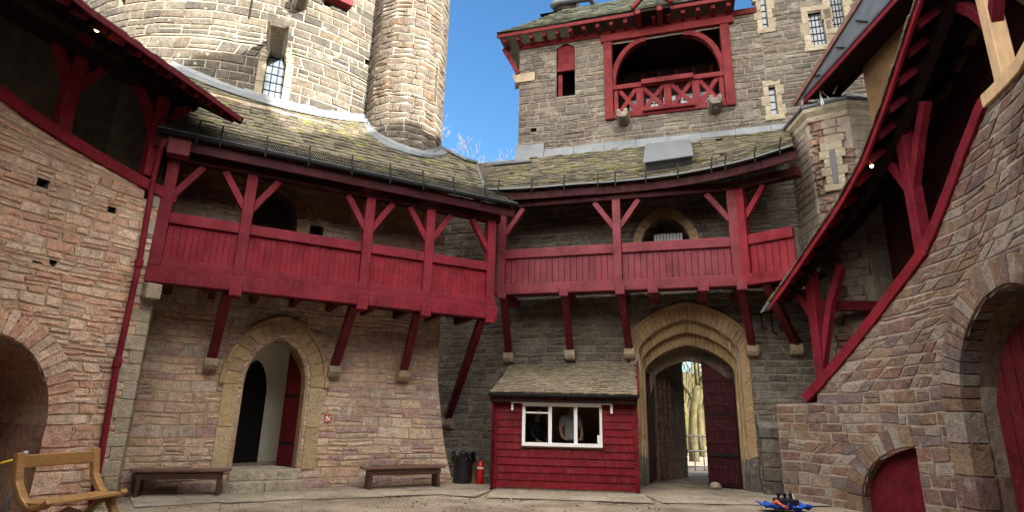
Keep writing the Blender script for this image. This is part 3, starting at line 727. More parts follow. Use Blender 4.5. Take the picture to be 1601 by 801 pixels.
def strut(root, a, b, m, w=.17):
    d = V(b) - V(a); mb = MB(); mid_ = V(a) + d * .5 + V((0, 0, -.03))
    side = d.cross(V((0, 0, 1))).normalized()
    mb.path([V(a), mid_, V(b)], w, w * 1.05, V((0, 0, 1)) if abs(d.normalized().z) < .9 else side); mb.build('strut', m, root, bevel=.012)

gl = thing('left_timber_gallery', GL.at(3.4, 3.7), 'crimson boarded timber gallery with tiled roof, the lower left one above the pointed doorway', 'gallery')
pl = [U(GL, x, y) for x, y in ((243, 340), (384, 352), (574, 380), (670, 396), (767, 410))]
uend = GL.L[-1]
pl[0] = max(pl[0], .08); pl[-1] = min(pl[-1], uend - .1)
gallery_front(gl, GL, 0, uend, pl, 3.70, 4.17, 4.84, 5.05, 6.08, M['red'], M['red_l'], .105)
for u in pl[1:]:
    mb = MB(); box_on(mb, GL, u - .11, u + .11, 3.60, 3.86, -.25, .11); mb.build('joist_end', M['red'], gl, bevel=.012)
mb = MB(); box_on(mb, GL, 0, uend, 3.9, 3.95, -1.45, -.17); mb.build('floor_boards', M['soffit'], gl)
for c, u in zip(cW2, (pl[1], (pl[2] + .0), pl[3])): strut(gl, c, GL.at(u - .12, 3.72, -.15), M['red_d'])
mb = MB()
for k in range(9): u = .3 + k * .78; box_on(mb, GL, u - .06, u + .06, 3.72, 3.88, -1.4, -.2)
mb.build('floor_joists', M['red_d'], gl)
TL = math.tan(R_(47)); EL = 6.45
def SL(u, d): return GL.at(u, EL + TL * d + .10 * max(0, .35 - d), .35 - d)
def DL(u): return 2.7 if u < 4.7 else max(1.5, 2.7 - (u - 4.7) * .68)
def on_SL(px, py):
    r = ray(px, py); lo, hi = 5, 25
    f = lambda t: (EYE + r.z * t) - (EL + TL * ((V((r.x * t, r.y * t)) - GL.p[0]).dot(V((-.466, .885))) + .35))
    # above plane at start -> below later
    for _ in range(60):
        m_ = (lo + hi) / 2
        if f(lo) * f(m_) <= 0: hi = m_
        else: lo = m_
    p = V((r.x * lo, r.y * lo)) - GL.p[0]; D = (GL.p[1] - GL.p[0]).normalized()
    return p.dot(D), p.dot(V((-D.y, D.x))) + .35
vr = [on_SL(x, y) for x, y in ((805, 320), (760, 299), (745, 257))]
def umaxL(d):
    if d <= vr[0][1]: return vr[0][0]
    for (a, da), (b, db) in zip(vr, vr[1:]):
        if d <= db: return a + (b - a) * (d - da) / max(1e-4, db - da)
    return vr[-1][0]
mb = MB(); tiles(mb, SL, lambda d: (-.25, umaxL(d)), 22, 2.7, (.14, .26), .022, skip=lambda u, d: d > DL(u), seed=21)
rl = mb.build('tiled_roof', M['tile'], gl)
usL = [-.25 + 7.4 * k / 14 for k in range(15)]
mb = MB()
for a, b in zip(usL, usL[1:]):
    for d0, d1 in ((0, .6), (.6, 1.2), (1.2, 1.75), (1.75, 2.7)):
        if (a + b) / 2 < umaxL(d0) and d1 <= DL((a + b) / 2) + .1:
            dz = V((0, 0, -.04)); mb.face([SL(a, d0) + dz, SL(min(b, umaxL(d0)), d0) + dz, SL(min(b, umaxL(d1)), d1) + dz, SL(min(a, umaxL(d1)), d1) + dz])
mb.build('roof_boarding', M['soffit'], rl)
mb = MB(); mb.path([SL(u, DL(u)) + V((0, 0, .03)) for u in (4.6, 5.2, 5.8, 6.1, 6.5, vr[2][0])], .2, .06); mb.build('ridge_lead', M['lead'], rl)
mb = MB(); mb.path([SL(umaxL(d) - .02, d) + V((0, 0, .02)) for d in (vr[1][1], .6, .9, 1.2, vr[2][1])], .06, .04); mb.build('valley_lead', M['lead'], rl)
ufe = vr[0][0]
mb = MB(); box_on(mb, GL, -.25, ufe, EL - .27, EL - .03, .27, .31); mb.build('eaves_board', M['red_shade'], gl, bevel=.01)
mb = MB(); mb.tube([GL.at(u, EL - .0, .40) for u in (-.25, 2, 4, 6, ufe)], .055, 10); mb.build('gutter', M['iron'], gl, smooth=True)
mb = MB(); mb.tube([GL.at(u, EL + .05, .445) for u in (-.25, 2, 4, 6, ufe)], .009, 6); mb.build('gutter_lip', M['lead_pale'], gl)  # pale colour of the lip stands in for a highlight on the edge
for k in range(5):
    pass
# snow guard: woven wire between iron stays
mb = MB(); z0, z1 = EL + .1, EL + .3; Ls = ufe - .1
for k in range(int(Ls / .045)):
    u = -.2 + k * .045
    for s in (1, -1):
        a = GL.at(u if s > 0 else u + .12, z0, .36); b = GL.at(u + .12 if s > 0 else u, z1, .30)
        mb.beam(a, b, .011, .011, (.3, .5, .2))
for z, o in ((z0, .36), (z1, .30)): mb.tube([GL.at(-.2, z, o), GL.at(Ls, z, o)], .008, 5)
sg = mb.build('snow_guard_mesh', M['iron'], gl)
for px, py in ((312, 210), (347, 214), (415, 230), (480, 245), (545, 258), (603, 270), (653, 280), (700, 290), (748, 300)):
    u = U(GL, px, py); mb = MB(); mb.path([GL.at(u, EL - .12, .45), GL.at(u, EL + .05, .46), GL.at(u, EL + .38, .33)], .03, .03, GL.dir(u)); mb.build('snow_guard_stay', M['iron'], gl)
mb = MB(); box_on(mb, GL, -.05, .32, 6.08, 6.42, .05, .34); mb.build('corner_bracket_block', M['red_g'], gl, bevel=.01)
for px, py in ((583, 285), (682, 306), (780, 323)):
    u, z = GL.hit(px, py, .2); mb = MB(); mb.lathe(GL.at(u, z, .2), [(.001, .03), (.03, .02), (.033, 0), (.02, -.02), (.001, -.03)], 10); mb.build('eaves_lamp', M['lamp'], gl)
# flashing where the roof meets the round tower and the stair turret
def flashing(parent, plan, u0, u1, n, up, name='flashing'):
    mb = MB(); D = (GL.p[1] - GL.p[0]).normalized(); pts = []
    for k in range(n + 1):
        u = u0 + (u1 - u0) * k / n; q = plan.at(u, 0, 0); p = q.xy - GL.p[0]; d = p.dot(V((-D.y, D.x))) + .35
        zz = EL + TL * d; pts.append((u, zz))
    for (a, za), (b, zb) in zip(pts, pts[1:]):
        ga = rng.uniform(-.03, .03)
        f = lambda u, z, o: plan.at(u, z, o)
        mb.hexa([f(a, za - .15, -.02), f(b, zb - .15, -.02), f(b, zb - .05, .09), f(a, za - .05, .09), f(a, za + up + ga, -.02), f(b, zb + up + ga, -.02), f(b, zb + up + ga, .035), f(a, za + up + ga, .035)])
        dn = .14; mb.hexa([f(a, za - .1, .0), f(b, zb - .1, .0), f(b, zb - dn * TL + .03 - .06, dn + .1), f(a, za - dn * TL + .03 - .06, dn + .1), f(a, za + .06, .0), f(b, zb + .06, .0), f(b, zb - dn * TL + .06, dn + .1), f(a, za - dn * TL + .06, dn + .1)])
    mb.build(name, M['lead_pale'], parent)

# ------------------------------------------------------------------ right gallery
gr = thing('right_timber_gallery', GR.at(3, 4.5), 'pinkish crimson boarded gallery with curved mossy roof above the ticket hut and gate arch', 'gallery')
pr_ = [U(GR, x, y) for x, y in ((785, 385), (965, 380), (1149, 368))]
urn = GR.L[-1]
pr_[0] = max(.1, pr_[0]); pr_[2] = min(urn - .1, pr_[2])
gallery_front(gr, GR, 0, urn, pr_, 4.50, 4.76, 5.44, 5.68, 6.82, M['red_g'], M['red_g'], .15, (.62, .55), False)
gallery_front(gr, GX, 0, GX.L[-1], [.1, GX.L[-1] - .12], 4.50, 4.76, 5.44, 5.68, 6.82, M['red_l'], M['red_l'], .15, (.62, .55), False, 1)
GRF = Plan([tuple(GR.p[0]), tuple(GR.p[1]), tuple(GX.p[1])], 1)
mb = MB()
gb = lambda X, Y, z: V((X, Y, z))
mb.face([GR.at(0, 4.72, -.17), GR.at(urn, 4.72, -.17), GX.at(GX.L[-1], 4.72, -.1), V((8.0, 13.2, 4.72)), V((-.2, 15.6, 4.72))])
mb.build('floor_boards', M['soffit'], gr)
cGW = []
EAVER = Plan([(-1.05, 13.99), (-.2, 13.9), (.7, 13.72), (1.56, 13.47), (2.35, 13.3), (3.09, 13.08), (3.8, 12.8), (4.46, 12.43), (5.0, 12.06), (5.45, 11.66), (5.95, 11.1)], 1)
mdir = V((.282, .959))
def top_r(u):
    q = EAVER.at(u, 0).xy; dist = (GW.p[0] - q).dot(mdir)
    if dist > 1.95:
        f = min(1, (u - 5.2) / 3.0); q = q + mdir * dist + V((.55, -.16)) * max(0, f)
    else: q = q + mdir * dist
    return V((q.x, q.y, 8.97))
def SR(u, b):
    e = EAVER.at(u, 7.2); t = top_r(u); sag = -.10 * math.sin(math.pi * b)
    p = e.lerp(t, b); p.z += sag; return p
UR = EAVER.L[-1]
# valley on the left: from eave (750,298) to ridge (745,258)
def uminR(b): return .1 - .1 * b
def bmaxR(u): return .80 if u < 1.17 else 1.0
mb = MB(); tiles(mb, SR, lambda b: (uminR(b), UR), 19, 1.0, (.14, .26), .022, skip=lambda u, b: b > bmaxR(u), seed=33)
rr = mb.build('tiled_roof', M['tile'], gr)
mb = MB(); usR = [UR * k / 20 for k in range(21)]
for a, b in zip(usR, usR[1:]):
    tt = bmaxR((a + b) / 2)
    for k in range(4):
        dz = V((0, 0, -.05)); mb.face([SR(a, tt * k / 4) + dz, SR(b, tt * k / 4) + dz, SR(b, tt * (k + 1) / 4) + dz, SR(a, tt * (k + 1) / 4) + dz])
mb.build('roof_boarding', M['soffit'], rr)
mb = MB(); mb.path([SR(u, .81) + V((0, 0, .03)) for u in (.0, .4, .8, 1.2)], .2, .06); mb.build('ridge_lead', M['lead'], rr)
mb = MB(); mb.path([EAVER.at(u, 7.07, -.06) for u in usR], .04, .24); mb.build('eaves_board', M['red_shade'], gr)
mb = MB(); mb.path([EAVER.at(u, 7.205, .06) for u in usR], .10, .03); mb.build('gutter', M['lead_pale'], gr)
for px, py in ((780, 293), (832, 287), (882, 284), (935, 282), (962, 280), (1010, 276), (1060, 268), (1113, 262), (1135, 256), (1181, 240), (1220, 228)):
    u = EAVER.hit(px, py, .05)[0]; mb = MB(); mb.path([EAVER.at(u, 7.08, .1), EAVER.at(u, 7.28, .11), EAVER.at(u, 7.52, -.03)], .03, .03, EAVER.dir(u)); mb.build('snow_guard_stay', M['iron'], gr)
mb = MB()
for z, o in ((7.32, .09), (7.46, .01)): mb.tube([EAVER.at(u, z, o) for u in usR], .006, 5)
mb.build('snow_guard_wire', M['iron'], gr)
for px, py in ((992, 294), (1157, 271), (1223, 250)):
    u, z = EAVER.hit(px, py, -.15); mb = MB(); mb.lathe(EAVER.at(u, z, -.15), [(.001, .03), (.03, .02), (.033, 0), (.02, -.02), (.001, -.03)], 10); mb.build('eaves_lamp', M['lamp'], gr)
# lead roof hatch on the tiles
uh0, uh1 = EAVER.hit(1010, 278)[0], EAVER.hit(1085, 268)[0]
mb = MB(); n_ = (SR(uh1, .4) - SR(uh0, .4)).cross(SR(uh0, .6) - SR(uh0, .4)).normalized(); n_ = n_ if n_.z > 0 else -n_
A, B_, C_, D_ = SR(uh0, .28), SR(uh1, .28), SR(uh1 - .02, .88), SR(uh0 + .02, .88)
mb.hexa([A, B_, C_, D_, A + n_ * .26, B_ + n_ * .26, C_ + n_ * .1, D_ + n_ * .1]); hb = mb.build('roof_hatch', M['lead'], gr, bevel=.01)
mb = MB(); e_ = (B_ - A).normalized(); s_ = (D_ - A).normalized()
A2, B2, C2, D2 = A + n_ * .262 - e_ * .05 - s_ * .08, B_ + n_ * .262 + e_ * .05 - s_ * .08, C_ + n_ * .102 + e_ * .05 + s_ * .02, D_ + n_ * .102 - e_ * .05 + s_ * .02
mb.hexa([A2, B2, C2, D2, A2 + n_ * .035, B2 + n_ * .035, C2 + n_ * .035, D2 + n_ * .035]); mb.build('hatch_lid', M['lead_pale'], hb, bevel=.008)

# ------------------------------------------------------------------ round keep tower and stair turret
kt = thing('round_keep_tower', (-8.12, 17.28, 0), 'large sunlit buff stone tower at upper left with a leaded window and stone spouts', 'tower')
umid = U(KT, 428, 118)
wu, wz = KT.hit(429, 120)
KW = (wu, .22, wz - .78, wz + .35, wz + .8, 1.7, 2.0)
ph = [KT.hit(575, 97), KT.hit(512, 5), KT.hit(192, 3)]
mb = MB()
masonry(mb, KT, 2.0, KT.L[-1] - .05, 6.8, 18.0, (.19, .32), (.28, .62), [arch_cut(*KW)] + [rect_cut(u - .09, u + .09, z - .12, z + .12) for u, z in ph], .024, 61, gap=.010)
mb.build('rubble_masonry', [M['mortar_light'], M['keep']], kt)
for u, z in ph:
    mb = MB(); hole_box(mb, KT, u - .09, u + .09, z - .12, z + .12, .3); mb.build('putlog_hole', M['inner_stone'], kt)
inn = arch_pts(*KW); mb = MB(); ring(mb, KT, inn, offset_outline(inn, .17), -.14, .05, 2, .006)
box_on(mb, KT, wu - .38, wu + .38, wz - .94, wz - .78, -.14, .07)
ws = mb.build('window_surround', M['ashlar_pale'], kt, bevel=.008)
f_, g_ = MB(), MB(); leaded(f_, g_, lambda u, z, o: KT.at(u, z, o), wu - .21, wu + .21, wz - .78, wz + .78, 3, 7, -.1)
wn = g_.build('window_pane', M['glass_dark'], kt); f_.build('lead_came', M['iron'], wn)
def spout(root, plan, px, py, L, w, dz, m='dark_stone'):
    u, z = plan.hit(px, py); mb = MB()
    prof = lambda o, s: [plan.at(u - w / 2 * s, z - w * .6 * s + dz * o, o), plan.at(u - w * .3 * s, z - w * .85 * s + dz * o, o), plan.at(u + w * .3 * s, z - w * .85 * s + dz * o, o), plan.at(u + w / 2 * s, z - w * .6 * s + dz * o, o), plan.at(u + w / 2 * s, z + dz * o, o), plan.at(u + w * .18 * s, z + dz * o, o), plan.at(u + w * .12 * s, z - .1 * s + dz * o, o), plan.at(u - w * .12 * s, z - .1 * s + dz * o, o), plan.at(u - w * .18 * s, z + dz * o, o), plan.at(u - w / 2 * s, z + dz * o, o)]
    mb.loft([prof(-.1, 1.15), prof(L * .5, 1.05), prof(L, .92)], .5)
    mb.build('water_spout', M[m], root, bevel=.01)
spout(kt, KT, 434, 66, 1.35, .40, -.12)
spout(kt, KT, 470, 0, .6, .3, -.1)
u0_, u1_ = U(KT, 505, 6), U(KT, 545, 8); z_ = Z(KT, 525, 9)
mb = MB(); box_on(mb, KT, u0_, u1_, z_, z_ + .5, .02, .3); mb.build('red_shutter_box', M['red_bal'], kt, bevel=.01)
uA, uB = U(KT, 270, 100), U(KT, 600, 200)
flashing(kt, KT, uA, uB, 16, .13, 'lead_flashing')
mb = MB(); mb.path([KT.at(U(KT, 393, 10), Z(KT, 393, 30) , .03), KT.at(U(KT, 393, 10), 18, .03)], .03, .03, (1, 0, 0)); mb.build('lightning_strip', M['iron'], kt)

tt = thing('round_stair_turret', (-3.02, 14.12, 0), 'slim round sunlit stone turret rising beside the keep tower against the sky', 'turret')
tz = Z(TT, 682, 130); tu = U(TT, 682, 130)
mb = MB(); masonry(mb, TT, 0, TT.L[-1], 6.6, 18.0, (.17, .28), (.22, .55), [rect_cut(tu - .05, tu + .05, tz - .6, tz + .55)], .016, 71, gap=.006)
mb.build('coursed_masonry', [M['mortar'], M['turret']], tt)
mb = MB(); hole_box(mb, TT, tu - .05, tu + .05, tz - .6, tz + .55, .3); mb.build('slit_window', M['inner_stone'], tt)
flashing(tt, TT, TT.L[-1] * .48, TT.L[-1] * .99, 14, .10, 'lead_flashing')

# ------------------------------------------------------------------ gatehouse
gh = thing('gatehouse_tower', GW.at(6, 0), 'square grey brown stone gatehouse tower with red balcony, slate roof and arched gateway', 'tower')
ut = U(GW, 811, 165); ur = U(GW, 1178, 60)
uG0, uG1 = U(GW, 1014, 760), U(GW, 1165, 760); ug = (uG0 + uG1) / 2; aG = (uG1 - uG0) / 2
G1 = (ug, aG, -.1, 2.70, 3.40, 1.45, 1.7); GM = (ug, aG + .06, -.1, 2.92, 3.70, 1.45, 1.7); G2 = (ug, aG + .12, -.1, 3.15, 3.99, 1.45, 1.7); G3 = (ug, aG + .33, -.1, 3.42, 4.36, 1.5, 1.6)
sh = (U(GW, 870, 110), U(GW, 899, 110), Z(GW, 885, 151), Z(GW, 885, 68))
ba = (U(GW, 957, 120), U(GW, 1132, 110), 9.96, 12.36)
sq = [GW.hit(834, 122) + (.09, .09), GW.hit(834, 203) + (.09, .1), GW.hit(1178, 493) + (.05, .05)]
wsl = [(U(GW, 1189, 10), U(GW, 1198, 10), Z(GW, 1194, 45), 14.2), (U(GW, 1203, 155), U(GW, 1214, 155), Z(GW, 1211, 180), Z(GW, 1206, 134))]
w2l = [(U(GW, 1265, 40), U(GW, 1289, 40), Z(GW, 1281, 71), Z(GW, 1273, 17)), (U(GW, 1298, 15), U(GW, 1319, 15), Z(GW, 1312, 44), 13.4)]
an = (U(GW, 1040, 365), .62, 4.7, 6.0, 6.75, 1.8, 2.0)
mb = MB()
masonry(mb, GW, 0, GW.L[-1], -.1, 8.9, (.15, .27), (.24, .6), [arch_cut(*G2), arch_cut(*an), rect_cut(sq[2][0] - .05, sq[2][0] + .05, sq[2][1] - .05, sq[2][1] + .05)], .022, 81)
masonry(mb, GW, ut, ur + .2, 8.9, 12.62, (.15, .26), (.24, .58), [rect_cut(*sh), rect_cut(*ba)] + [rect_cut(u - a, u + a, z - b, z + b) for u, z, a, b in sq[:2]] + [rect_cut(*w) for w in wsl], .02, 82)
masonry(mb, GW, ur + .2, GW.L[-1], 8.9, 15.5, (.15, .26), (.24, .58), [rect_cut(*w) for w in wsl + w2l], .02, 83)
mb.build('rubble_masonry', [M['mortar_dark'], M['gw']], gh)
mb = MB()
c0 = GW.at(ut, 0, 0)
mb.hexa([GW.at(ut, 8.0, -.02), GW.at(ut, 8.0, -6), GW.at(ut + .3, 8.0, -6), GW.at(ut + .3, 8.0, -.02), GW.at(ut, 12.6, -.02), GW.at(ut, 12.6, -6), GW.at(ut + .3, 12.6, -6), GW.at(ut + .3, 12.6, -.02)])
mb.build('side_wall', M['gw'], gh)
for u, z, a, b in sq:
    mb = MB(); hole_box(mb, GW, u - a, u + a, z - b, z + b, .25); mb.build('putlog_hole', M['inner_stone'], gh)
# pale dressed quoins up the left corner are only slightly larger stones of the same wall
# shuttered opening
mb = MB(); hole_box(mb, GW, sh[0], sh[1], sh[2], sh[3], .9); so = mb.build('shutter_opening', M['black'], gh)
zmid = Z(GW, 885, 110)
mb = MB(); box_on(mb, GW, sh[0] + .02, sh[1] - .02, zmid, sh[3] - .02, -.12, -.06); box_on(mb, GW, sh[0] + .02, sh[1] - .02, zmid - .02, zmid + .1, -.05, .02)
box_on(mb, GW, sh[0] + .03, sh[0] + .16, sh[2] + .05, zmid - .04, -.16, -.1)
mb.build('shutter', M['red_bal'], so, bevel=.008)
# balcony
mb = MB(); hole_box(mb, GW, ba[0], ba[1], ba[2], ba[3], 1.7)
bl = mb.build('balcony_recess', M['soffit'], gh)
mb = MB(); m1 = MB(); m2 = MB()
for k in range(5):
    u0 = ba[0] + .35 + k * .52; g_, f_ = MB(), MB()
    leaded(f_, g_, lambda u, z, o: GW.at(u, z, o), u0, u0 + .4, 10.35, 11.35, 3, 5, -1.66)
    pn = g_.build('inner_window_pane', M['glass_dark'], bl); f_.build('lead_came', M['iron'], pn)
    box_on(mb, GW, u0 + .42, u0 + .5, 10.1, 12.2, -1.68, -1.58)
mb.build('inner_mullion', M['red_d'], bl)
bf = MB(); z0, z1 = ba[2], ba[3]
box_on(bf, GW, ba[0] - .22, ba[0] + .02, z0 - .16, z1 + .02, -.2, .1)
box_on(bf, GW, ba[1] - .02, ba[1] + .22, z0 - .16, z1 + .02, -.2, .1)
box_on(bf, GW, ba[0] - .3, ba[1] + .35, z1 + .022, z1 + .25, -.22, .12)
bfo = bf.build('balcony_frame', M['red_bal'], gh, bevel=.014)
for s in (0, 1):
    mb = MB(); pts = []
    for k in range(9):
        a = k / 8 * math.pi / 2; w = .98 * (1 - math.cos(a)) ; h = 1.42 * math.sin(a)
        u = ba[0] + .02 + w if s == 0 else ba[1] - .02 - w
        pts.append(GW.at(u, z0 + .94 + h, -.05))
    mb.path(pts, .15, .19, GW.nrm(3)); mb.build('arched_brace', M['red_bal'], bfo, bevel=.01)
mb = MB(); W_ = ba[1] - ba[0]
box_on(mb, GW, ba[0] + .02, ba[1] - .02, z0 - .14, z0 + .05, -.1, .07); box_on(mb, GW, ba[0] + .02, ba[1] - .02, z0 + .78, z0 + .92, -.1, .09)
box_on(mb, GW, ba[0] + W_ * .27, ba[1] - W_ * .27, z0 - .06, z0 + .04, .07, .16); box_on(mb, GW, ba[0] + W_ * .27, ba[1] - W_ * .27, z0 + .80, z0 + .95, .09, .17)
us_ = [ba[0] + .1] + [ba[0] + W_ * f for f in (.25, .5, .75)] + [ba[1] - .1]
for k, u in enumerate(us_): box_on(mb, GW, u - (.1 if 0 < k < 4 else .06), u + (.1 if 0 < k < 4 else .06), z0 + .052, z0 + .778, -.06, .05)
for a, b in zip(us_, us_[1:]):
    for s in (0, 1):
        p, q = (a + .1, b - .1) if s == 0 else (b - .1, a + .1)
        mb.beam(GW.at(p, z0 + .06, .0 + .004 * s), GW.at(q, z0 + .77, .0 + .004 * s), .12, .05, GW.nrm(3))
mb.build('balustrade', M['red_bal'], bfo, bevel=.008)
spout(gh, GW, 975, 183, .55, .32, -.05); spout(gh, GW, 1117, 162, .55, .34, -.05)
# small windows
for (a, b, z0, z1), nu in [(w, 1) for w in wsl] + [(w, 3) for w in w2l]:
    f_, g_ = MB(), MB(); leaded(f_, g_, lambda u, z, o: GW.at(u, z, o), a, b, z0, z1, nu + 1 if nu > 1 else 1, max(3, int((z1 - z0) / .2)), -.1)
    pn = g_.build('window_pane', M['glass_dark'], gh); f_.build('lead_came', M['iron'], pn)
    mb = MB(); t = .13 if nu == 1 else .16
    outl = [(a, z0), (a, (z0 + z1) / 2), (a, z1), (b, z1), (b, (z0 + z1) / 2), (b, z0)]
    n_s = max(2, int((z1 - z0) / .28)); 
    for s, (x0, x1) in enumerate(((a - t, a), (b, b + t))):
        for k in range(n_s):
            zz0, zz1 = z0 + (z1 - z0) * k / n_s, z0 + (z1 - z0) * (k + 1) / n_s; e = .07 if (k + s) % 2 else 0
            box_on(mb, GW, x0 - (e if s == 0 else 0), x1 + (e if s else 0), zz0 + .004, zz1 - .004, -.14, .03)
    box_on(mb, GW, a - t, b + t, z1, z1 + .16, -.14, .032); box_on(mb, GW, a - t - .03, b + t + .03, z0 - .15, z0, -.14, .05)
    mb.build('window_surround', M['ashlar_pale'], pn, bevel=.006)
# niche with a pale lit window at the back of the gallery
nin = arch_pts(*an); mb = MB(); outline_reveal(mb, GW, nin, 0, -1.2); mb.face([GW.at(u, z, -1.2) for u, z in nin]); nb = mb.build('gallery_niche', M['inner_stone'], gh)
mb = MB(); ring(mb, GW, nin, offset_outline(nin, .22), -.03, .04, 2, .006); mb.build('niche_surround', M['ashlar_dull'], gh)
ua_, ub_, za_, zb_ = U(GW, 1021, 370), U(GW, 1068, 370), Z(GW, 1045, 378) - .1, Z(GW, 1045, 357)
mb = MB()
for k in range(9):
    a = ua_ + (ub_ - ua_) * k / 9; box_on(mb, GW, a + .008, a + (ub_ - ua_) / 9 - .008, za_, zb_, -.5, -.47)
mb.build('pale_window_boards', M['white'], nb)  # white boards stand in for the light of a window
# gate arch
i1, i2, i3 = arch_pts(*G1), arch_pts(*G2), arch_pts(*G3)
im = arch_pts(*GM)
mb = MB(); ring(mb, GW, i1, [(u, z + .04) for u, z in im], -.62, -.40, 1, .003, 0, 1.0); ring(mb, GW, im, [(u, z + .04) for u, z in i2], -.40, -.17, 1, .003, 0, 1.0)
ring(mb, GW, i2, i3, -.17, .055, 1, .004, 0, 1.0)
mb.build('gate_arch', [M['ashlar_dull'], M['gw']], gh, bevel=.012)
mb = MB(); box_on(mb, GW, uG0 - .5, uG1 + .5, 3.47, 4.6, -.9, -.6); mb.build('arch_backing', M['inner_stone'], gh)
mb = MB(); hk = [p for p in i3 if p[1] > 2.8]; ring(mb, GW, hk, offset_outline(hk, .07), -.02, .09, 3, .003); mb.build('hood_mould', M['ashlar_dull'], gh, bevel=.01)
# passage through the gatehouse
mb = MB(); outline_reveal(mb, GW, i1, -.45, -1.3); mb.build('passage_reveal', M['inner_stone'], gh)
ue_ = 0
exitL = aty(1073, 690, 17.6); 
pA = GW.at(uG0 - .0, 0, -1.3); PL = Plan([tuple(pA.xy), (exitL.x, exitL.y)], 1)
pB = GW.at(uG1 + .0, 0, -1.3); PR = Plan([(pB.x + .9, pB.y + 3.6), tuple(pB.xy)], 1)
mb = MB(); masonry(mb, PL, 0, PL.L[-1], -.1, 4.4, (.14, .24), (.2, .5), [], .02, 91); masonry(mb, PR, 0, PR.L[-1], -.1, 4.4, (.14, .24), (.2, .5), [], .02, 92)
q = [PL.at(0, 3.75), PL.at(PL.L[-1], 3.3), PR.at(0, 3.3), PR.at(PR.L[-1], 3.75)]
mb.face(q, .3, 1)
mb.build('passage_wall', [M['mortar_dark'], M['inner_stone']], gh)
# inner arch of the passage (dark header)
ih = [(uG0 + .02, 2.0)] + [(uG0 + (uG1 - uG0) * t, 2.45 + .62 * math.sin(math.pi * t) ** .8) for t in (.12, .25, .4, .5, .6, .75, .88)] + [(uG1 - .02, 2.0)]
mb = MB()
for (a, za), (b, zb) in zip(ih, ih[1:]):
    mb.hexa([GW.at(a, za, -1.28), GW.at(b, zb, -1.28), GW.at(b, zb, -1.05), GW.at(a, za, -1.05), GW.at(a, 3.9, -1.28), GW.at(b, 3.9, -1.28), GW.at(b, 3.9, -1.05), GW.at(a, 3.9, -1.05)])
mb.build('inner_header', M['inner_stone'], gh)
# right leaf with iron studs, nearly shut; left leaf folded back
def leaf(hu, w, ang, sgn, studs):
    h = GW.at(hu, 0, -.62); d = GW.dir(3) * (sgn * math.cos(ang)) - GW.nrm(3) * math.sin(ang); n = d.cross(V((0, 0, 1))) * sgn
    prof = [(0, .03), (w, .03)] + [(w * (1 - t), 2.45 + .62 * (1 - t) ** .9) for t in (0, .25, .5, .75, 1)]
    mb = MB(); mb.prism([h + d * x + V((0, 0, z)) for x, z in prof], tuple(n * -.08)); lf_ = mb.build('gate_leaf', M['red_shade'], gh, bevel=.008)
    if studs:
        mb = MB()
        for zz in [.25 + .2 * k for k in range(13)]:
            for k in range(6): mb.lathe(h + d * (.1 + k * (w - .2) / 5) + V((0, 0, zz)), [(.03, -.02), (.03, .02), (.001, .04)], 6)
        mb2 = MB()
        for zz in [.12 + .3 * k for k in range(9)]: mb2.box(h + d * .01 + V((0, 0, zz)) + n * .001, d * (w - .02), n * .028, (0, 0, .075))
        for k in range(6): mb2.box(h + d * (.02 + k * (w - .1) / 5) + V((0, 0, .06)) + n * .001, d * .065, n * .022, (0, 0, 2.4))
        mb2.build('ledge_grid', M['red_shade'], lf_, bevel=.006)
        for zz in (.72, 1.68):
            mb4 = MB(); mb4.box(h + V((0, 0, zz)) + n * .03, d * (w * .95), n * .014, (0, 0, .07)); mb4.build('iron_strap', M['iron'], lf_)
    return lf_
leaf(uG1 - .02, (uG1 - .02 - GW.hit(1103, 690, -.75)[0]), R_(10), -1, True)
leaf(uG0 + .03, 1.0, R_(84), 1, False)
mb = MB()   # open lattice leaf behind the left jamb
hA = GW.at(uG0 + .22, 0, -.95); hd = (GW.dir(3) * math.cos(R_(64)) - GW.nrm(3) * math.sin(R_(64)))
for k in range(15): mb.beam(hA + V((0, 0, .2 + k * .165)), hA + hd * .75 + V((0, 0, .2 + k * .165)), .03, .05)
for k in range(4): mb.beam(hA + hd * .25 * k + V((0, 0, .1)), hA + hd * .25 * k + V((0, 0, 2.6)), .05, .03, hd)
mb.build('lattice_gate', M['bench_top'], gh)
u, z = U(GW, 1120, 762), 0
st_ = thing('door_stop_stone', GW.at(u, 0, -.3), 'small pale rounded stone holding the studded gate leaf open at its foot', 'stone')
mb = MB(); mb.lathe(GW.at(u, 0, -.42), [(.001, -.02), (.13, 0), (.14, .06), (.11, .12), (.05, .15), (.001, .155)], 12); mb.build('stone', M['ashlar_pale'], st_, smooth=True)
# corbels and struts of the right gallery
tops = [(785, 468), (882, 462), (970, 460), (1160, 452)]
for (x, y), (tx, ty) in zip(((798, 553), (893, 549), (985, 547), (1175, 542)), tops):
    c = corbel(GW, x, y, gh, .27, .26, .26); ug_ = U(GR, tx, ty)
    strut(gr, c, GR.at(ug_, 4.52, -.12), M['red_d'])
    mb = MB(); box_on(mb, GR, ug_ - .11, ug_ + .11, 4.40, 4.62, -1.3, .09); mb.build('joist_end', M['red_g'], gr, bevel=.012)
for tx in (1021, 1100):
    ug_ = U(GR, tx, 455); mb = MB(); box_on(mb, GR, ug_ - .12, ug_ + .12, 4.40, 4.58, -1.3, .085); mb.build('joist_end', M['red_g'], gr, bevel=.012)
c = corbel(GW, 1243, 540, gh, .27, .26, .26); strut(gr, c, GX.at(GX.L[-1] * .35, 4.52, -.1), M['red_d'])
c = corbel(GW, 703, 655, gh, .28, .26, .28); strut(gl, c, GL.at(pl[-1] - .12, 3.72, -.1), M['red_d'])
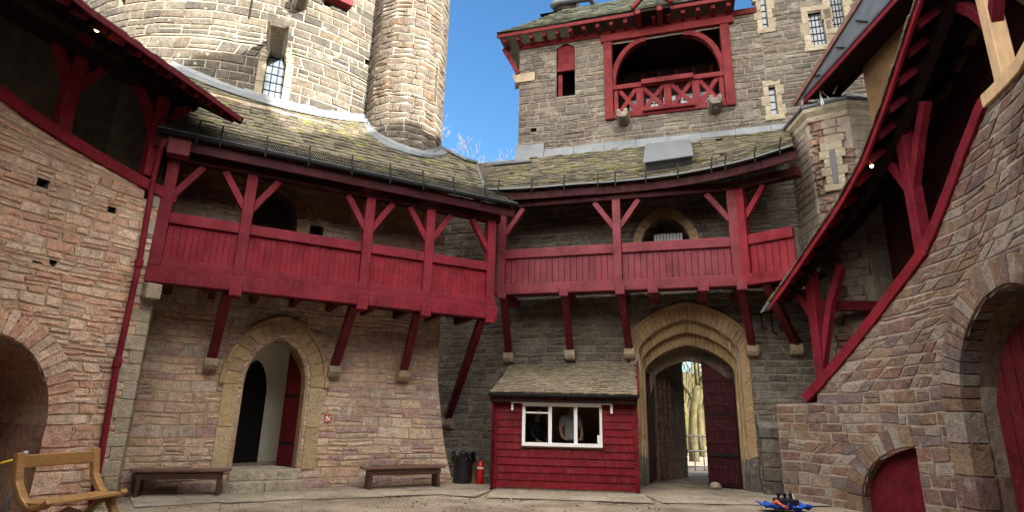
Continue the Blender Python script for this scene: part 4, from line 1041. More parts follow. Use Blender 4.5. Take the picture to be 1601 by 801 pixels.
# small grey buttress with weathered cap beside the gate
ub = U(GW, 1207, 700)
mb = MB(); zz = 0
for h, w, o in ((.28, .30, .42), (.3, .25, .34), (.3, .26, .34), (.32, .25, .34), (.22, .28, .37)):
    box_on(mb, GW, ub - w, ub + w, zz + .005, zz + h - .005, -.05, o); zz += h
mb.hexa([GW.at(ub - .28, zz, -.05), GW.at(ub + .28, zz, -.05), GW.at(ub + .28, zz, .37), GW.at(ub - .28, zz, .37), GW.at(ub - .28, zz + .2, -.05), GW.at(ub + .28, zz + .2, -.05), GW.at(ub + .28, zz + .05, .3), GW.at(ub - .28, zz + .05, .3)])
mb.build('buttress', M['gw'], gh, bevel=.018)
# iron bracket hanging over the wall
u, z = GW.hit(1203, 505)
br = thing('iron_wall_bracket', GW.at(u, z, .2), 'small black wrought iron bracket with two hooks on the shaded wall right of the gate', 'bracket')
mb = MB(); mb.beam(GW.at(u - .32, z + .2, .08), GW.at(u + .3, z + .25, .3), .03, .035); mb.build('arm', M['iron'], br)
for du, L_ in ((-.2, .34), (.02, .46), (.2, .4)):
    mb = MB(); mb.path([GW.at(u + du, z + .22, .2), GW.at(u + du + .01, z + .2 - L_, .2), GW.at(u + du + .1, z + .14 - L_, .22)], .03, .03, GW.dir(3)); mb.build('hook', M['iron'], br)
# lead flashing above the gallery roof
mb = MB(); segs = 9; uf0, uf1 = ut - .05, U(GW, 1262, 195)
for k in range(segs):
    a, b = uf0 + (uf1 - uf0) * k / segs, uf0 + (uf1 - uf0) * (k + 1) / segs; up = .24 + rng.uniform(-.02, .02) + (.22 if k == 0 else 0); z0 = 8.86
    mb.hexa([GW.at(a, z0, -.0), GW.at(b - .01, z0, 0), GW.at(b - .01, z0 - .1, .16), GW.at(a, z0 - .1, .16), GW.at(a, z0 + up, 0), GW.at(b - .01, z0 + up, 0), GW.at(b - .01, z0 + up, .04), GW.at(a, z0 + up, .04)])
mb.build('lead_flashing', M['lead_pale'], gh)
# roof
eo = .55; eu, ez = GW.hit(776, 63, eo); eu2 = GW.hit(1174, 3, eo)[0]; TG = math.tan(R_(47)); ez = 12.92
def SG(u, d): return GW.at(u, ez + TG * d + .12 * max(0, .5 - d), eo - d)
DG = 1.9
mb = MB(); tiles(mb, SG, lambda d: (eu + d * .95, eu2), 15, DG, (.16, .3), .02, seed=44); ro = mb.build('slate_roof', M['slate'], gh)
mb = MB(); n = 10
def SHp(t, d): return GW.at(eu + d * .95, ez + TG * d + .12 * max(0, .5 - d), eo - d - t * (5.5 - 2 * d))
mb2 = MB(); 
for k in range(10):
    d0, d1 = DG * k / 10, DG * (k + 1) / 10; mb2.face([SHp(0, d0), SHp(1, d0), SHp(1, d1), SHp(0, d1)], rng.random(), 0)
mb2.build('hip_slope', M['slate'], ro)
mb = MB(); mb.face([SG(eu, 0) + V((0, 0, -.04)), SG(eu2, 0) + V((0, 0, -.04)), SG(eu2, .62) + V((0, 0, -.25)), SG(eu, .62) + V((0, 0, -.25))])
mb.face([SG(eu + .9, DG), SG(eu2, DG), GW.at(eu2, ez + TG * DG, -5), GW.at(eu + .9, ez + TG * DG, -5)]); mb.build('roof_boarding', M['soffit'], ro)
mb = MB(); box_on(mb, GW, eu, eu2, ez - .12, ez - .005, eo - .05, eo - .01); mb.build('eaves_board', M['red_bal'], ro, bevel=.008)
mb = MB(); box_on(mb, GW, ut - .02, ur + .15, 12.622, 12.8, -.1, .06); mb.build('wall_plate', M['red_bal'], ro, bevel=.01)
for k in range(17):
    u = eu + .25 + k * .405
    if u > eu2 - .1: break
    mb = MB(); box_on(mb, GW, u - .055, u + .055, ez - .24, ez - .10, -.05, eo - .1); mb.build('rafter_tail', M['red_bal'], ro, bevel=.008)
mb = MB(); mb.path([GW.at(ut - .02, 11.75, .02), GW.at(ut - .2, 12.15, .02), GW.at(ut - .5, 12.72, .02)], .14, .16, GW.nrm(1)); mb.build('eaves_bracket', M['red_bal'], gh, bevel=.01)
mb = MB(); mb.hexa([GW.at(ut - .22, 11.45, -.3), GW.at(ut + .5, 11.45, -.3), GW.at(ut + .5, 11.45, .06), GW.at(ut - .1, 11.45, .06), GW.at(ut - .22, 11.75, -.3), GW.at(ut + .5, 11.75, -.3), GW.at(ut + .5, 11.75, .06), GW.at(ut - .22, 11.75, .06)]); mb.build('corner_corbel', M['corbel'], gh, bevel=.01)
# chimney
cp = aty(880, 12, 17.2); mb = MB()
chp = Plan([(cp.x - .35, cp.y), (cp.x + .45, cp.y - .23)], 1)
masonry(mb, chp, 0, chp.L[-1], cp.z - .1, cp.z + 3.5, (.2, .3), (.3, .5), [], .02, 97); mb.hexa([chp.at(0, cp.z - .1, -.01), chp.at(chp.L[-1], cp.z - .1, -.01), chp.at(chp.L[-1], cp.z - .1, -.8), chp.at(0, cp.z - .1, -.8), chp.at(0, cp.z + 3.5, -.01), chp.at(chp.L[-1], cp.z + 3.5, -.01), chp.at(chp.L[-1], cp.z + 3.5, -.8), chp.at(0, cp.z + 3.5, -.8)], .3, 1)
ch = mb.build('chimney', [M['mortar_dark'], M['gw']], gh)
mb = MB(); mb.tube([chp.at(-.05, cp.z + .0, .1), chp.at(.3, cp.z + .06, .16), chp.at(chp.L[-1] + .5, cp.z + .05, .1), chp.at(chp.L[-1] + .6, cp.z + .1, -.5)], .12, 10); mb.build('chimney_lead', M['lead_pale'], ch, smooth=True)
# little timber dormer hood on the slates
ud_ = GW.hit(1022, 8, eo + .1)[0]; zd = GW.hit(1022, 16, eo + .1)[1]
mb = MB(); box_on(mb, GW, ud_ - .55, ud_ + .45, zd - .02, zd + .05, -.6, eo + .15); do = mb.build('dormer_soffit', M['soffit'], gh)
mb = MB()
for s in (-.45, .15): mb.beam(GW.at(ud_ + s, zd - .06, -.4), GW.at(ud_ + s, zd - .06, eo + .25), .14, .14)
mb.beam(GW.at(ud_ - .6, zd + .1, eo + .2), GW.at(ud_ - .05, zd + .7, eo + .2), .1, .14, GW.nrm(3)); mb.beam(GW.at(ud_ + .5, zd + .1, eo + .2), GW.at(ud_ - .05, zd + .7, eo + .2), .1, .14, GW.nrm(3))
mb.build('dormer_timbers', M['red_bal'], do, bevel=.008)

# ------------------------------------------------------------------ octagonal stair turret on the right
OP = [(7.15, 14.4), (7.05, 12.38), (7.72, 11.96), (8.7, 12.02), (9.35, 12.9), (9.2, 14.2)]
oc = V((8.1, 13.0)); OC = Plan(OP, -1)
ot = thing('octagonal_turret', (oc.x, oc.y, 0), 'octagonal pinkish stone turret with cornice and low lead cap at the right gallery end', 'turret')
zc_ = OC.hit(1297, 184)[1]
su, sz = OC.hit(1305, 262)
mb = MB(); masonry(mb, OC, 0, OC.L[-1], -.1, zc_, (.17, .27), (.24, .5), [rect_cut(su - .05, su + .05, sz - .42, sz + .42)], .02, 101); mb.build('coursed_masonry', [M['mortar_dark'], M['oct']], ot)
mb = MB(); hole_box(mb, OC, su - .05, su + .05, sz - .42, sz + .42, .12); sw_ = mb.build('slit_window', M['plastic'], ot)
mb = MB()
for k in range(4):
    for s in (0, 1):
        e = .07 if k % 2 else 0; x0, x1 = ((su - .17 - e, su - .05), (su + .05, su + .17 + e))[s]; z0 = sz - .42 + .21 * k
        box_on(mb, OC, x0, x1, z0 + .004, z0 + .206, -.1, .03)
box_on(mb, OC, su - .2, su + .2, sz + .42, sz + .62, -.1, .03); box_on(mb, OC, su - .22, su + .22, sz - .58, sz - .42, -.1, .03)
mb.build('window_surround', M['ashlar_pale'], sw_, bevel=.006)
def oct_ring(r, z):
    """turret outline grown outwards by r metres (r < 0 shrinks towards the centre as a share)"""
    out = []
    for x, y in OP:
        d = V((x, y)) - oc; out.append(V((*(oc + d * (1 + r / 1.2)), z)) if r >= 0 else V((*(oc + d * -r), z)))
    return out
mb = MB(); mb.loft([oct_ring(.02, zc_ - .02), oct_ring(.05, zc_ + .05), oct_ring(.05, zc_ + .1), oct_ring(.16, zc_ + .2), oct_ring(.17, zc_ + .3), oct_ring(0, zc_ + .3)]); mb.build('cornice', M['ashlar_pale'], ot)
mb = MB(); mb.loft([oct_ring(.22, zc_ + .303), oct_ring(.23, zc_ + .36), oct_ring(-.88, zc_ + .5), oct_ring(-.4, zc_ + .92), oct_ring(-.03, zc_ + 1.12)]); cap = mb.build('lead_cap', M['lead'], ot)
mb = MB(); r0, r1, r2 = oct_ring(.19, zc_ + .40), oct_ring(-.88, zc_ + .52), oct_ring(-.4, zc_ + .94)
for k in range(6): mb.tube([r0[k], r1[k], r2[k]], .022, 6)
mb.build('lead_roll', M['lead_pale'], cap)

# ------------------------------------------------------------------ upper range on the right: lead eaves strip, dark soffit and ochre wall
rg_ = thing('right_hall_range', (9.5, 9, 0), 'ochre limewashed hall range at upper right under dark eaves edged with lead', 'building')
F1 = aty(1254, 151, 12.3); F2 = atz(1388, 0, F1.z + .25); F3 = F1 + (F2 - F1) * 1.5
G1_ = aty(1242, 165, 12.55); G2_ = aty(1347, 0, F2.y + 1.15); G3_ = G1_ + (G2_ - G1_) * 1.5
mb = MB(); dn = V((0, 0, -.06)); mb.hexa([F1 + dn, F3 + dn, G3_ + dn, G1_ + dn, F1, F3, G3_, G1_]); es = mb.build('lead_eaves', M['lead'], rg_)
mb = MB(); mb.beam(G1_ + V((0, 0, .02)), G3_ + V((0, 0, .02)), .12, .12); mb.build('timber_batten', M['bench_top'], es, bevel=.01)
for t in (.25, .55, .8, 1.05):
    mb = MB(); p = F1 + (F2 - F1) * t; q = G1_ + (G2_ - G1_) * t; mb.beam(p + V((0, 0, .04)), p + (q - p) * .5 + V((0, 0, .07)), .03, .03); mb.build('snow_guard_stay', M['iron'], es)
mb = MB(); dz = V((0, 0, -.2)); o_ = V((.03, -.02, -.02)); mb.hexa([F1 + dz, F3 + dz, F3 + dz + V((.05, 0, 0)), F1 + dz + V((.05, 0, 0)), F1 + o_, F3 + o_, F3 + o_ + V((.05, 0, 0)), F1 + o_ + V((.05, 0, 0))]); mb.build('eaves_board', M['red_d'], rg_)
mb = MB(); mb.face([F1 + V((.04, 0, -.1)), F3 + V((.04, 0, -.1)), F3 + V((.9, 0, .02)), F1 + V((.9, 0, .02))]); mb.build('soffit', M['soffit'], rg_)
mb = MB(); mb.abox(9.3, 15, -14.5, 12.0, 0, 11.3, .4); mb.prism([(9.0, 12.4, 11.2), (15.3, 12.4, 11.2), (12.1, 12.4, 14.1)], (0, -27, 0), .4); mb.build('hall_shade_block', M['gw'], rg_)  # unseen bulk of the range, sized to block sun from the courtyard
mb = MB(); k0 = aty(1250, 165, 12.45); mb.abox(k0.x + .05, k0.x + .45, 12.3, 12.75, zc_ + .2, F1.z - .12); mb.build('eaves_pier', M['corbel'], rg_, bevel=.02)
cb = thing('loose_white_cables', aty(1293, 100, 12.2), 'loose white cables looping from the lead eaves down to the octagonal turret cap', 'cable')
for pts in (((1317, 50), (1316, 80), (1307, 105), (1294, 121), (1280, 122)), ((1317, 50), (1317, 95), (1311, 130), (1303, 146)), ((1279, 122), (1281, 140), (1285, 165)), ((1281, 122), (1287, 145), (1296, 153)), ((1280, 122), (1284, 150), (1288, 163))):
    mb = MB(); mb.tube([aty(x, y, 12.05 - .1 * k) for k, (x, y) in enumerate(pts)], .012, 6); mb.build('cable', M['white'], cb)

# ------------------------------------------------------------------ right curved wall with the covered stair
sw = thing('stair_wall', ST.at(2, 0), 'curved purple brown rubble wall on the right carrying the covered stair, with two red doors', 'wall')
tp = [ST.hit(x, y) for x, y in ((1262, 632), (1300, 590), (1350, 530), (1400, 465), (1450, 400), (1480, 330), (1510, 250), (1541, 172), (1601, 112))]
tp = [(u, z) for u, z in tp]; tp.append((tp[-1][0] + 1.6, tp[-1][1] + .3)); tp.append((40, tp[-1][1] + .1))
def st_top(u):
    if u <= tp[0][0]: return tp[0][1]
    for (a, za), (b, zb) in zip(tp, tp[1:]):
        if u <= b: return za + (zb - za) * (u - a) / (b - a)
    return tp[-1][1]
def st_cut(v):
    if v <= tp[0][1]: return None
    for (a, za), (b, zb) in zip(tp, tp[1:]):
        if v <= zb: return (-99, a + (b - a) * (v - za) / (zb - za))
    return (-99, 99)
uS1 = U(ST, 1438, 740); zS = Z(ST, 1428, 699); aS = uS1 - U(ST, 1352, 795)
def small_cut(v):
    if v >= zS: return None
    return (uS1 - aS * max(0, 1 - (max(0, v - .1) / (zS - .1)) ** 2.2) ** .55, uS1)
small_cut.pt = (zS,)
uB0 = U(ST, 1513, 660); aB = 1.3; BG = (uB0 + aB, aB, -.1, 1.75, 3.42, 2.0, 2.0)
mb = MB(); masonry(mb, ST, 0, 12, -.1, 7.0, (.15, .26), (.2, .52), [st_cut, small_cut, arch_cut(*BG)], .018, 111, jit=.014)
masonry(mb, ST, 12, ST.L[-1], -.1, 8.5, (.25, .4), (.5, 1.0), [], .02, 112)
RW = Plan([tuple(GW.at(U(GW, 1232, 700), 0, -.05).xy), tuple(ST.at(0, 0, 0).xy)], 1)
masonry(mb, RW, 0, RW.L[-1], -.1, tp[0][1], (.15, .26), (.2, .5), [], .02, 113)
mb.build('rubble_masonry', [M['mortar'], M['stair']], sw)
mb = MB()
ws_ = arch_pts(*BG); ring(mb, ST, ws_, offset_outline(ws_, .4), -.3, .05, 1, .008)
so_ = [(uS1 - aS * max(0, 1 - ((z - .1) / (zS - .1)) ** 2.2) ** .55, z) for z in [-.1 + .2] + [.1 + (zS - .1) * t for t in (.15, .3, .45, .58, .7, .8, .88, .94, .98, 1)]]
so_[0] = (so_[0][0], -.1)
outline_reveal(mb, ST, ws_, -.25, -.8)
mb.build('voussoir_arch', M['stair'], sw, bevel=.01)
mb = MB(); ring(mb, ST, so_, offset_outline(so_, .34), -.2, .045, 1, .008); mb.build('voussoir_arch', M['stair'], sw, bevel=.01)
# small door
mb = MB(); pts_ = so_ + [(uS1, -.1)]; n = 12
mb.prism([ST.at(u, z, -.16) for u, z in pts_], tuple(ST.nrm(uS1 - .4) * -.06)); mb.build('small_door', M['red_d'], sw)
# big doors
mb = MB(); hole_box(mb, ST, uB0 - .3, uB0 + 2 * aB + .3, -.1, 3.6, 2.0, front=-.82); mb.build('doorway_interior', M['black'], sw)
h = ST.at(uB0 + .02, 0, -.5); dd = (ST.dir(uB0) * math.cos(R_(20)) - ST.nrm(uB0) * math.sin(R_(20)))
mb = MB(); bw = .17
for k in range(5):
    x0, x1 = k * bw + .003, (k + 1) * bw - .003; zt = lambda x: 1.75 + 1.6 * math.sqrt(max(0, 1 - ((aB - x) / aB) ** 2))
    mb.prism([h + dd * x0 + V((0, 0, .02)), h + dd * x1 + V((0, 0, .02)), h + dd * x1 + V((0, 0, zt(x1))), h + dd * x0 + V((0, 0, zt(x0)))], tuple(dd.cross(V((0, 0, 1))) * .06), .5 + .1 * (k % 2))
bd = mb.build('big_door_leaf', M['red_d'], sw, bevel=.006)
hp_ = h + dd * .62 + V((0, 0, 1.02)); nd = dd.cross(V((0, 0, 1))); nd = nd if nd.dot(ST.nrm(uB0)) > 0 else -nd
mb = MB(); mb.tube([hp_ + nd * .04 + dd * .05 * math.sin(a) + V((0, 0, .07 * math.cos(a))) for a in [2 * math.pi * k / 14 for k in range(15)]], .01, 6); mb.build('ring_handle', M['iron'], bd)
mb = MB(); h2 = ST.at(uB0 + 2 * aB - .02, 0, -.5); d2 = -ST.dir(uB0 + 2 * aB)
mb.prism([h2 + V((0, 0, .02)), h2 + d2 * 1.5 + V((0, 0, .02)), h2 + d2 * 1.5 + V((0, 0, 3.2)), h2 + V((0, 0, 1.9))], tuple(ST.nrm(uB0 + aB) * -.06)); mb.build('big_door_leaf', M['red_d'], sw)

cs = thing('covered_stair', ST.at(3, 3), 'dark covered stair climbing right with crimson handrail, posts and a curved tiled roof', 'staircase')
uR_ = U(ST, 1545, 170)
def rail(u0, u1, m, name, n=14):
    mb = MB(); mb.path([ST.at(u0 + (u1 - u0) * k / n, st_top(u0 + (u1 - u0) * k / n) + .10, -.06) for k in range(n + 1)], .26, .20); return mb.build(name, m, cs, bevel=.014)
rail(tp[0][0] - .02, tp[4][0], M['red_l'], 'handrail'); rail(tp[4][0] + .004, uR_, M['red'], 'handrail'); rail(uR_ + .004, uR_ + 2.2, M['rawoak'], 'handrail')
ep = [(1196, 480, 7.05), (1230, 433, 7.1), (1264, 381, 7.15), (1305, 321, 7.2), (1344, 250, 7.23), (1376, 165, 7.26), (1402, 86, 7.3), (1430, 0, 7.3)]
def hitc(px, py, R):
    r = ray(px, py); A = r.x ** 2 + r.y ** 2; B = 2 * (r.x * 1 + r.y * -9); Cc = 1 + 81 - R * R; t = (-B + math.sqrt(B * B - 4 * A * Cc)) / 2 / A
    return V((r.x * t, r.y * t, EYE + r.z * t))
Ep = [hitc(*e) for e in ep]; Ep += [Ep[-1] + (Ep[-1] - Ep[-2]) * 1.0, Ep[-1] + (Ep[-1] - Ep[-2]) * 2.2]
# arc-length resampling of the eave
Le = [0]
for a, b in zip(Ep, Ep[1:]): Le.append(Le[-1] + (b - a).length)
def EV(s):
    s = min(max(s, 0), Le[-1])
    for i in range(len(Le) - 1):
        if s <= Le[i + 1]: return Ep[i].lerp(Ep[i + 1], (s - Le[i]) / (Le[i + 1] - Le[i]))
    return Ep[-1]
def SS(s, d):
    e = EV(s); rd = V((e.x + 1, e.y - 9, 0)).normalized(); return e + rd * d + V((0, 0, d * math.tan(R_(38))))
LS = Le[-1]
mb = MB(); tiles(mb, SS, lambda d: (-.02, LS), 22, 2.9, (.14, .24), .02, seed=55); sr = mb.build('tiled_roof', M['tile'], cs)
ss = [LS * k / 24 for k in range(25)]
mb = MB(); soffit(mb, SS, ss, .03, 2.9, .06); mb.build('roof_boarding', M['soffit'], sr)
mb = MB(); mb.path([SS(s, .06) + V((0, 0, -.09)) for s in ss], .05, .13); mb.build('eaves_board', M['red_l'], sr)
for k in range(19):
    s = .28 + k * .46
    if s > LS: break
    mb = MB(); mb.beam(SS(s, .14) + V((0, 0, -.15)), SS(s, .46) + V((0, 0, -.15)), .10, .13); mb.build('rafter_tail', M['red'], sr, bevel=.008)
    mb = MB(); mb.beam(SS(s, .462) + V((0, 0, -.15)), SS(s, 2.7) + V((0, 0, -.15)), .098, .128); mb.build('rafter', M['soffit'], sr)  # rafter darkened behind its red tail to paint in the roof shade
mb = MB(); t_ = SS(0, 0); mb.prism([t_ + V((-.08, .12, -.12)), t_ + V((.1, .1, -.06)), t_ + V((.22, .0, .06)), t_ + V((.02, -.02, .08))], (.02, -.1, .0)); mb.build('lead_tip', M['lead_pale'], sr, bevel=.01)
for d in (.62, 1.9):
    mb = MB(); mb.path([SS(s, d) + V((0, 0, -.28)) for s in ss], .16, .18); mb.build('purlin', M['soffit'], sr)  # purlins coloured near-black for the shade over the stair
def stair_post(px, py, m, htop, br):
    u = U(ST, px, py); z = st_top(u) + .15; mb = MB()
    mb.hexa([ST.at(u - .1, z - .1, -.16), ST.at(u + .1, z - .1, -.16), ST.at(u + .1, z - .1, .04), ST.at(u - .1, z - .1, .04)] + [ST.at(u - .1, z + htop, -.16), ST.at(u + .1, z + htop, -.16), ST.at(u + .1, z + htop, .04), ST.at(u - .1, z + htop, .04)])
    po = mb.build('post', m, cs, bevel=.012)
    for du, dz0, dz1, off in br:
        mb = MB(); mb.path([ST.at(u + .05 * du, z + dz0, -.06), ST.at(u + du * .55, z + dz0 + (dz1 - dz0) * .6, -.06 + off * .4), ST.at(u + du, z + dz1, -.06 + off)], .14, .15, ST.nrm(u)); mb.build('brace', m if m is M['red'] else M['red_d'], po, bevel=.01)
stair_post(1285, 600, M['red'], 2.55, ((.55, .3, 2.3, -.25), (-.45, 1.3, 2.0, .1)))
stair_post(1442, 405, M['red'], 2.55, ((-.6, 1.15, 2.1, 0), (.65, 1.2, 2.5, 0)))
stair_post(1567, 128, M['rawoak'], 2.3, ((-.6, .9, 1.7, 0), (.6, .9, 1.7, 0)))
mb = MB(); mb.path([ST.at(u, st_top(u) - .75, -.75) for u in [tp[0][0] + .5 * k for k in range(20)]], 1.3, .3); mb.build('stair_flight', M['inner_stone'], cs)
OW = Plan(arc(-1, 9, 9.25, 16, -50, 16), 1)
a_, b_ = ST.at(U(ST, 1285, 600), 0, -.1), OC.at(OC.L[-1] * .75, 0, 0); zt_ = aty(1330, 478, 11.8).z
mb = MB(); mb.beam(V((a_.x, a_.y, zt_)), V((a_.x + 1.5, a_.y - .15, zt_)), .16, .2); mb.build('tie_beam', M['red_d'], cs)
lp = hitc(1363, 260, 7.4); mb = MB(); mb.lathe(lp, [(.001, .03), (.028, .02), (.032, 0), (.02, -.02), (.001, -.03)], 10); mb.build('eaves_lamp', M['lamp'], cs)
# ochre wall of the hall range, rising from the stair roof
wx0, wx1 = F1.x + .82, F3.x + .74
mb = MB(); n = 24; br_pts = []
def over_roof(x, y):
    best = min((abs((V((x + 1, y - 9)).normalized() - (EV(LS * k / 60).xy - V((-1, 9))).normalized()).length), k) for k in range(61))[1]
    e = EV(LS * best / 60); d = math.hypot(x + 1, y - 9) - math.hypot(e.x + 1, e.y - 9)
    return SS(LS * best / 60, min(2.9, max(0, d))).z + .01
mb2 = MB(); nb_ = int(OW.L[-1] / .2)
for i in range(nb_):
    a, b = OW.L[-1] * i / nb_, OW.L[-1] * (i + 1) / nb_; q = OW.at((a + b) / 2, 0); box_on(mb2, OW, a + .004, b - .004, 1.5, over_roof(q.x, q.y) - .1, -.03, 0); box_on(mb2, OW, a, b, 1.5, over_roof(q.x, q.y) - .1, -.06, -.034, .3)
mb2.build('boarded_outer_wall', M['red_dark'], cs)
for k in range(n + 1):
    y = 11.2 - 7.5 * k / n; x = wx0 + (wx1 - wx0) * k / n; br_pts.append((x, y, over_roof(x, y)))
for (xa, ya, za), (xb, yb, zb) in zip(br_pts, br_pts[1:]):
    mb.hexa([(xa, ya, za), (xb, yb, zb), (xb + .3, yb, zb), (xa + .3, ya, za), (xa, ya, F1.z + .3), (xb, yb, F1.z + .3), (xb + .3, yb, F1.z + .3), (xa + .3, ya, F1.z + .3)], .5)
mb.build('ochre_wall', M['ochre'], rg_)
# unseen stacks added on the ridge to shadow the turret foot and the keep
for px, py, pl_, r in ((632, 193, TT, 1.0), (352, 84, KT, .95)):
    p0 = pl_.at(*pl_.hit(px, py)); t_ = (12.1 - p0.x) / SUN_DIR.x; c_ = V((12.1, p0.y + SUN_DIR.y * t_)); zt = p0.z + t_ * math.tan(SUN_EL)
    mb = MB(); mb.lathe((c_.x, c_.y, 0), [(r, 11), (r, zt - .8), (r * .9, zt - .4), (r * .6, zt - .12), (.05, zt)], 24); mb.build('shadow_stack', M['gw'], rg_, smooth=True)
ktw = thing('shading_tower', (14.2, 6.6, 0), 'unseen tall round tower placed beyond the hall range on the right to shade the gatehouse', 'tower')
mb = MB(); mb.lathe((14.4, 6.4, 0), [(5.3, 0), (5.3, 17), (5.7, 17.3), (5.7, 18), (.1, 25)], 40); mb.build('masonry_drum', M['gw'], ktw)  # unseen drum added to keep the sun off the gatehouse front

# ------------------------------------------------------------------ ticket hut
KA, KB = V((-.33, 13.42)), V((2.84, 13.14))
KF = Plan([tuple(KA), tuple(KB)], 1); KL = KF.L[-1]
kh = thing('ticket_hut', KF.at(KL / 2, 0, -.8), 'crimson clapboard ticket hut with a tiled lean-to roof and white three-pane window', 'hut')
ku0, kz1 = KF.hit(817, 631); ku1, kz0 = KF.hit(942, 701)
ze = Z(KF, 880, 619)
mb = MB(); zz = .06; k = 0; bh = .158
DK = 1.62
while zz < ze - .03:
    zt = min(zz + bh, ze + .04)
    for a, b in ((0.06, ku0), (ku1, KL - .06)) if (zz + .01 < kz1 and zt - .01 > kz0) else ((0.06, KL - .06),):
        # split at the sill so boards meet the window frame
        tl = rng.uniform(-.004, .004)
        r = rng.random()
        mb.hexa([KF.at(a, zz, -.05), KF.at(b, zz, -.05), KF.at(b, zz, .022 + tl), KF.at(a, zz, .022 + tl), KF.at(a, zt + .01, -.05), KF.at(b, zt + .01, -.05), KF.at(b, zt + .01, -.004), KF.at(a, zt + .01, -.004)], r)
    zz += bh
mb.build('clapboard_front', M['red_kiosk'], kh, bevel=.004)
KR = Plan([tuple(KF.at(KL, 0, 0).xy), tuple(KF.at(KL, 0, -DK).xy)], 1); KLs = Plan([tuple(KF.at(0, 0, -DK).xy), tuple(KF.at(0, 0, 0).xy)], 1)
for p in (KR, KLs):
    mb = MB(); zz = .06
    while zz < ze + .8:
        s0 = max(.07, (zz + bh - (ze - .1)) / ((2.85 - ze) / 1.8)); zt = zz + bh
        a_, b_ = (s0, DK) if p is KR else (0, DK - s0)
        if DK - s0 > .1: mb.hexa([p.at(a_, zz, -.05), p.at(b_, zz, -.05), p.at(b_, zz, .022), p.at(a_, zz, .022), p.at(a_, zt, -.05), p.at(b_, zt, -.05), p.at(b_, zt, -.004), p.at(a_, zt, -.004)])
        zz += bh
    mb.build('clapboard_side', M['red_kiosk'], kh)
for u in (.0, KL - .1):
    mb = MB(); box_on(mb, KF, u, u + .1, .04, ze + .02, -.06, .04); mb.build('corner_board', M['red_kiosk'], kh, bevel=.008)
mb = MB(); box_on(mb, KF, .02, KL - .02, -.06, .058, -1.5, .0); mb.build('stone_plinth', M['step'], kh)
# roof
re0, re1 = KF.hit(766, 621, .2)[0], KF.hit(996, 618, .2)[0]
zr = Z(KF, 880, 616)
bk0, bk1 = GW.at(U(GW, 797, 571), Z(GW, 797, 571), .03), GW.at(U(GW, 995, 569), Z(GW, 995, 569), .03)
def SKf(t, b): return KF.at(re0 + (re1 - re0) * t, zr, .22).lerp(bk0.lerp(bk1, t), b) + V((0, 0, -.05 * math.sin(math.pi * b)))
mb = MB(); tiles(mb, lambda u, b: SKf(u / 3.3, b), lambda b: (0, 3.3), 15, 1.0, (.13, .2), .016, seed=66); kr = mb.build('tiled_roof', M['hut_tile'], kh)
mb = MB(); q = [SKf(0, 0), SKf(1, 0), SKf(1, 1), SKf(0, 1)]; mb.hexa([p + V((0, 0, -.21)) for p in q] + [p + V((0, 0, -.14)) for p in q]); mb.build('roof_boarding', M['soffit'], kr)
mb = MB(); box_on(mb, KF, re0 + .02, re1 - .02, zr - .15, zr - .03, .16, .19); mb.build('eaves_board', M['red_d'], kr)
mb = MB(); mb.tube([KF.at(re0 - .02, zr - .06, .26), KF.at(re1 + .02, zr - .06, .26)], .045, 10); mb.build('gutter', M['iron'], kr, smooth=True)
mb = MB(); mb.path([SKf(1, 0) + V((.03, 0, .0)), SKf(1, 1) + V((.03, 0, .0))], .04, .14); mb.build('verge_board', M['red_d'], kr)
# window
mb = MB(); F = .07
box_on(mb, KF, ku0, ku1, kz0, kz0 + .075, -.04, .07); box_on(mb, KF, ku0, ku1, kz1 - .06, kz1, -.04, .045)
box_on(mb, KF, ku0, ku0 + F, kz0 + .076, kz1 - .061, -.04, .045); box_on(mb, KF, ku1 - F * .8, ku1, kz0 + .076, kz1 - .061, -.04, .045)
p1, p2 = U(KF, 860, 665), U(KF, 900, 665)
for u in (p1, p2): box_on(mb, KF, u - .04, u + .04, kz0 + .076, kz1 - .061, -.03, .04)
zb_ = Z(KF, 838, 646); box_on(mb, KF, ku0 + F + .001, p1 - .041, zb_ - .018, zb_ + .018, -.02, .03)
box_on(mb, KF, ku1 - .11, ku1 - .058, kz0 + .08, kz0 + .26, .02, .05)
wf = mb.build('window_frame', M['white'], kh, bevel=.006)
for a, b in ((ku0 + F, p1 - .04), (p1 + .04, p2 - .04), (p2 + .04, ku1 - F * .8)):
    mb = MB(); mb.face([KF.at(a, kz0 + .07, -.01), KF.at(b, kz0 + .07, -.01), KF.at(b, kz1 - .06, -.01), KF.at(a, kz1 - .06, -.01)]); mb.build('window_pane', M['glass'], wf)
ra, rb = U(KF, 800, 632), U(KF, 957, 632); mb = MB()
box_on(mb, KF, ra, rb, kz1 + .002, kz1 + .06, .05, .10); box_on(mb, KF, ra - .002, ra + .045, kz1 - .16, kz1 + .062, .03, .11); box_on(mb, KF, rb - .05, rb + .002, kz1 - .19, kz1 + .062, .03, .11)
mb.build('shutter_rail', M['white'], kh, bevel=.006)
# lining, floor, counter
mb = MB(); box_on(mb, KF, .08, KL - .08, .1, ze + .45, -1.60, -1.55, .3); box_on(mb, KF, .06, .1, .1, ze - .1, -1.55, -.06, .6); box_on(mb, KF, KL - .1, KL - .06, .1, ze - .1, -1.55, -.06, .5)
box_on(mb, KF, 1.55, 1.66, .1, ze + .4, -1.549, -1.50, .9); mb.build('plywood_lining', M['ply'], kh)
mb = MB(); box_on(mb, KF, .1, KL - .1, .06, .12, -1.54, -.06); mb.build('hut_floor', M['bench'], kh)
mb = MB(); box_on(mb, KF, ku0 - .1, ku1 + .1, kz0 - .05, kz0 + .0, -.5, -.055); mb.build('counter', M['ply'], kh, bevel=.01)
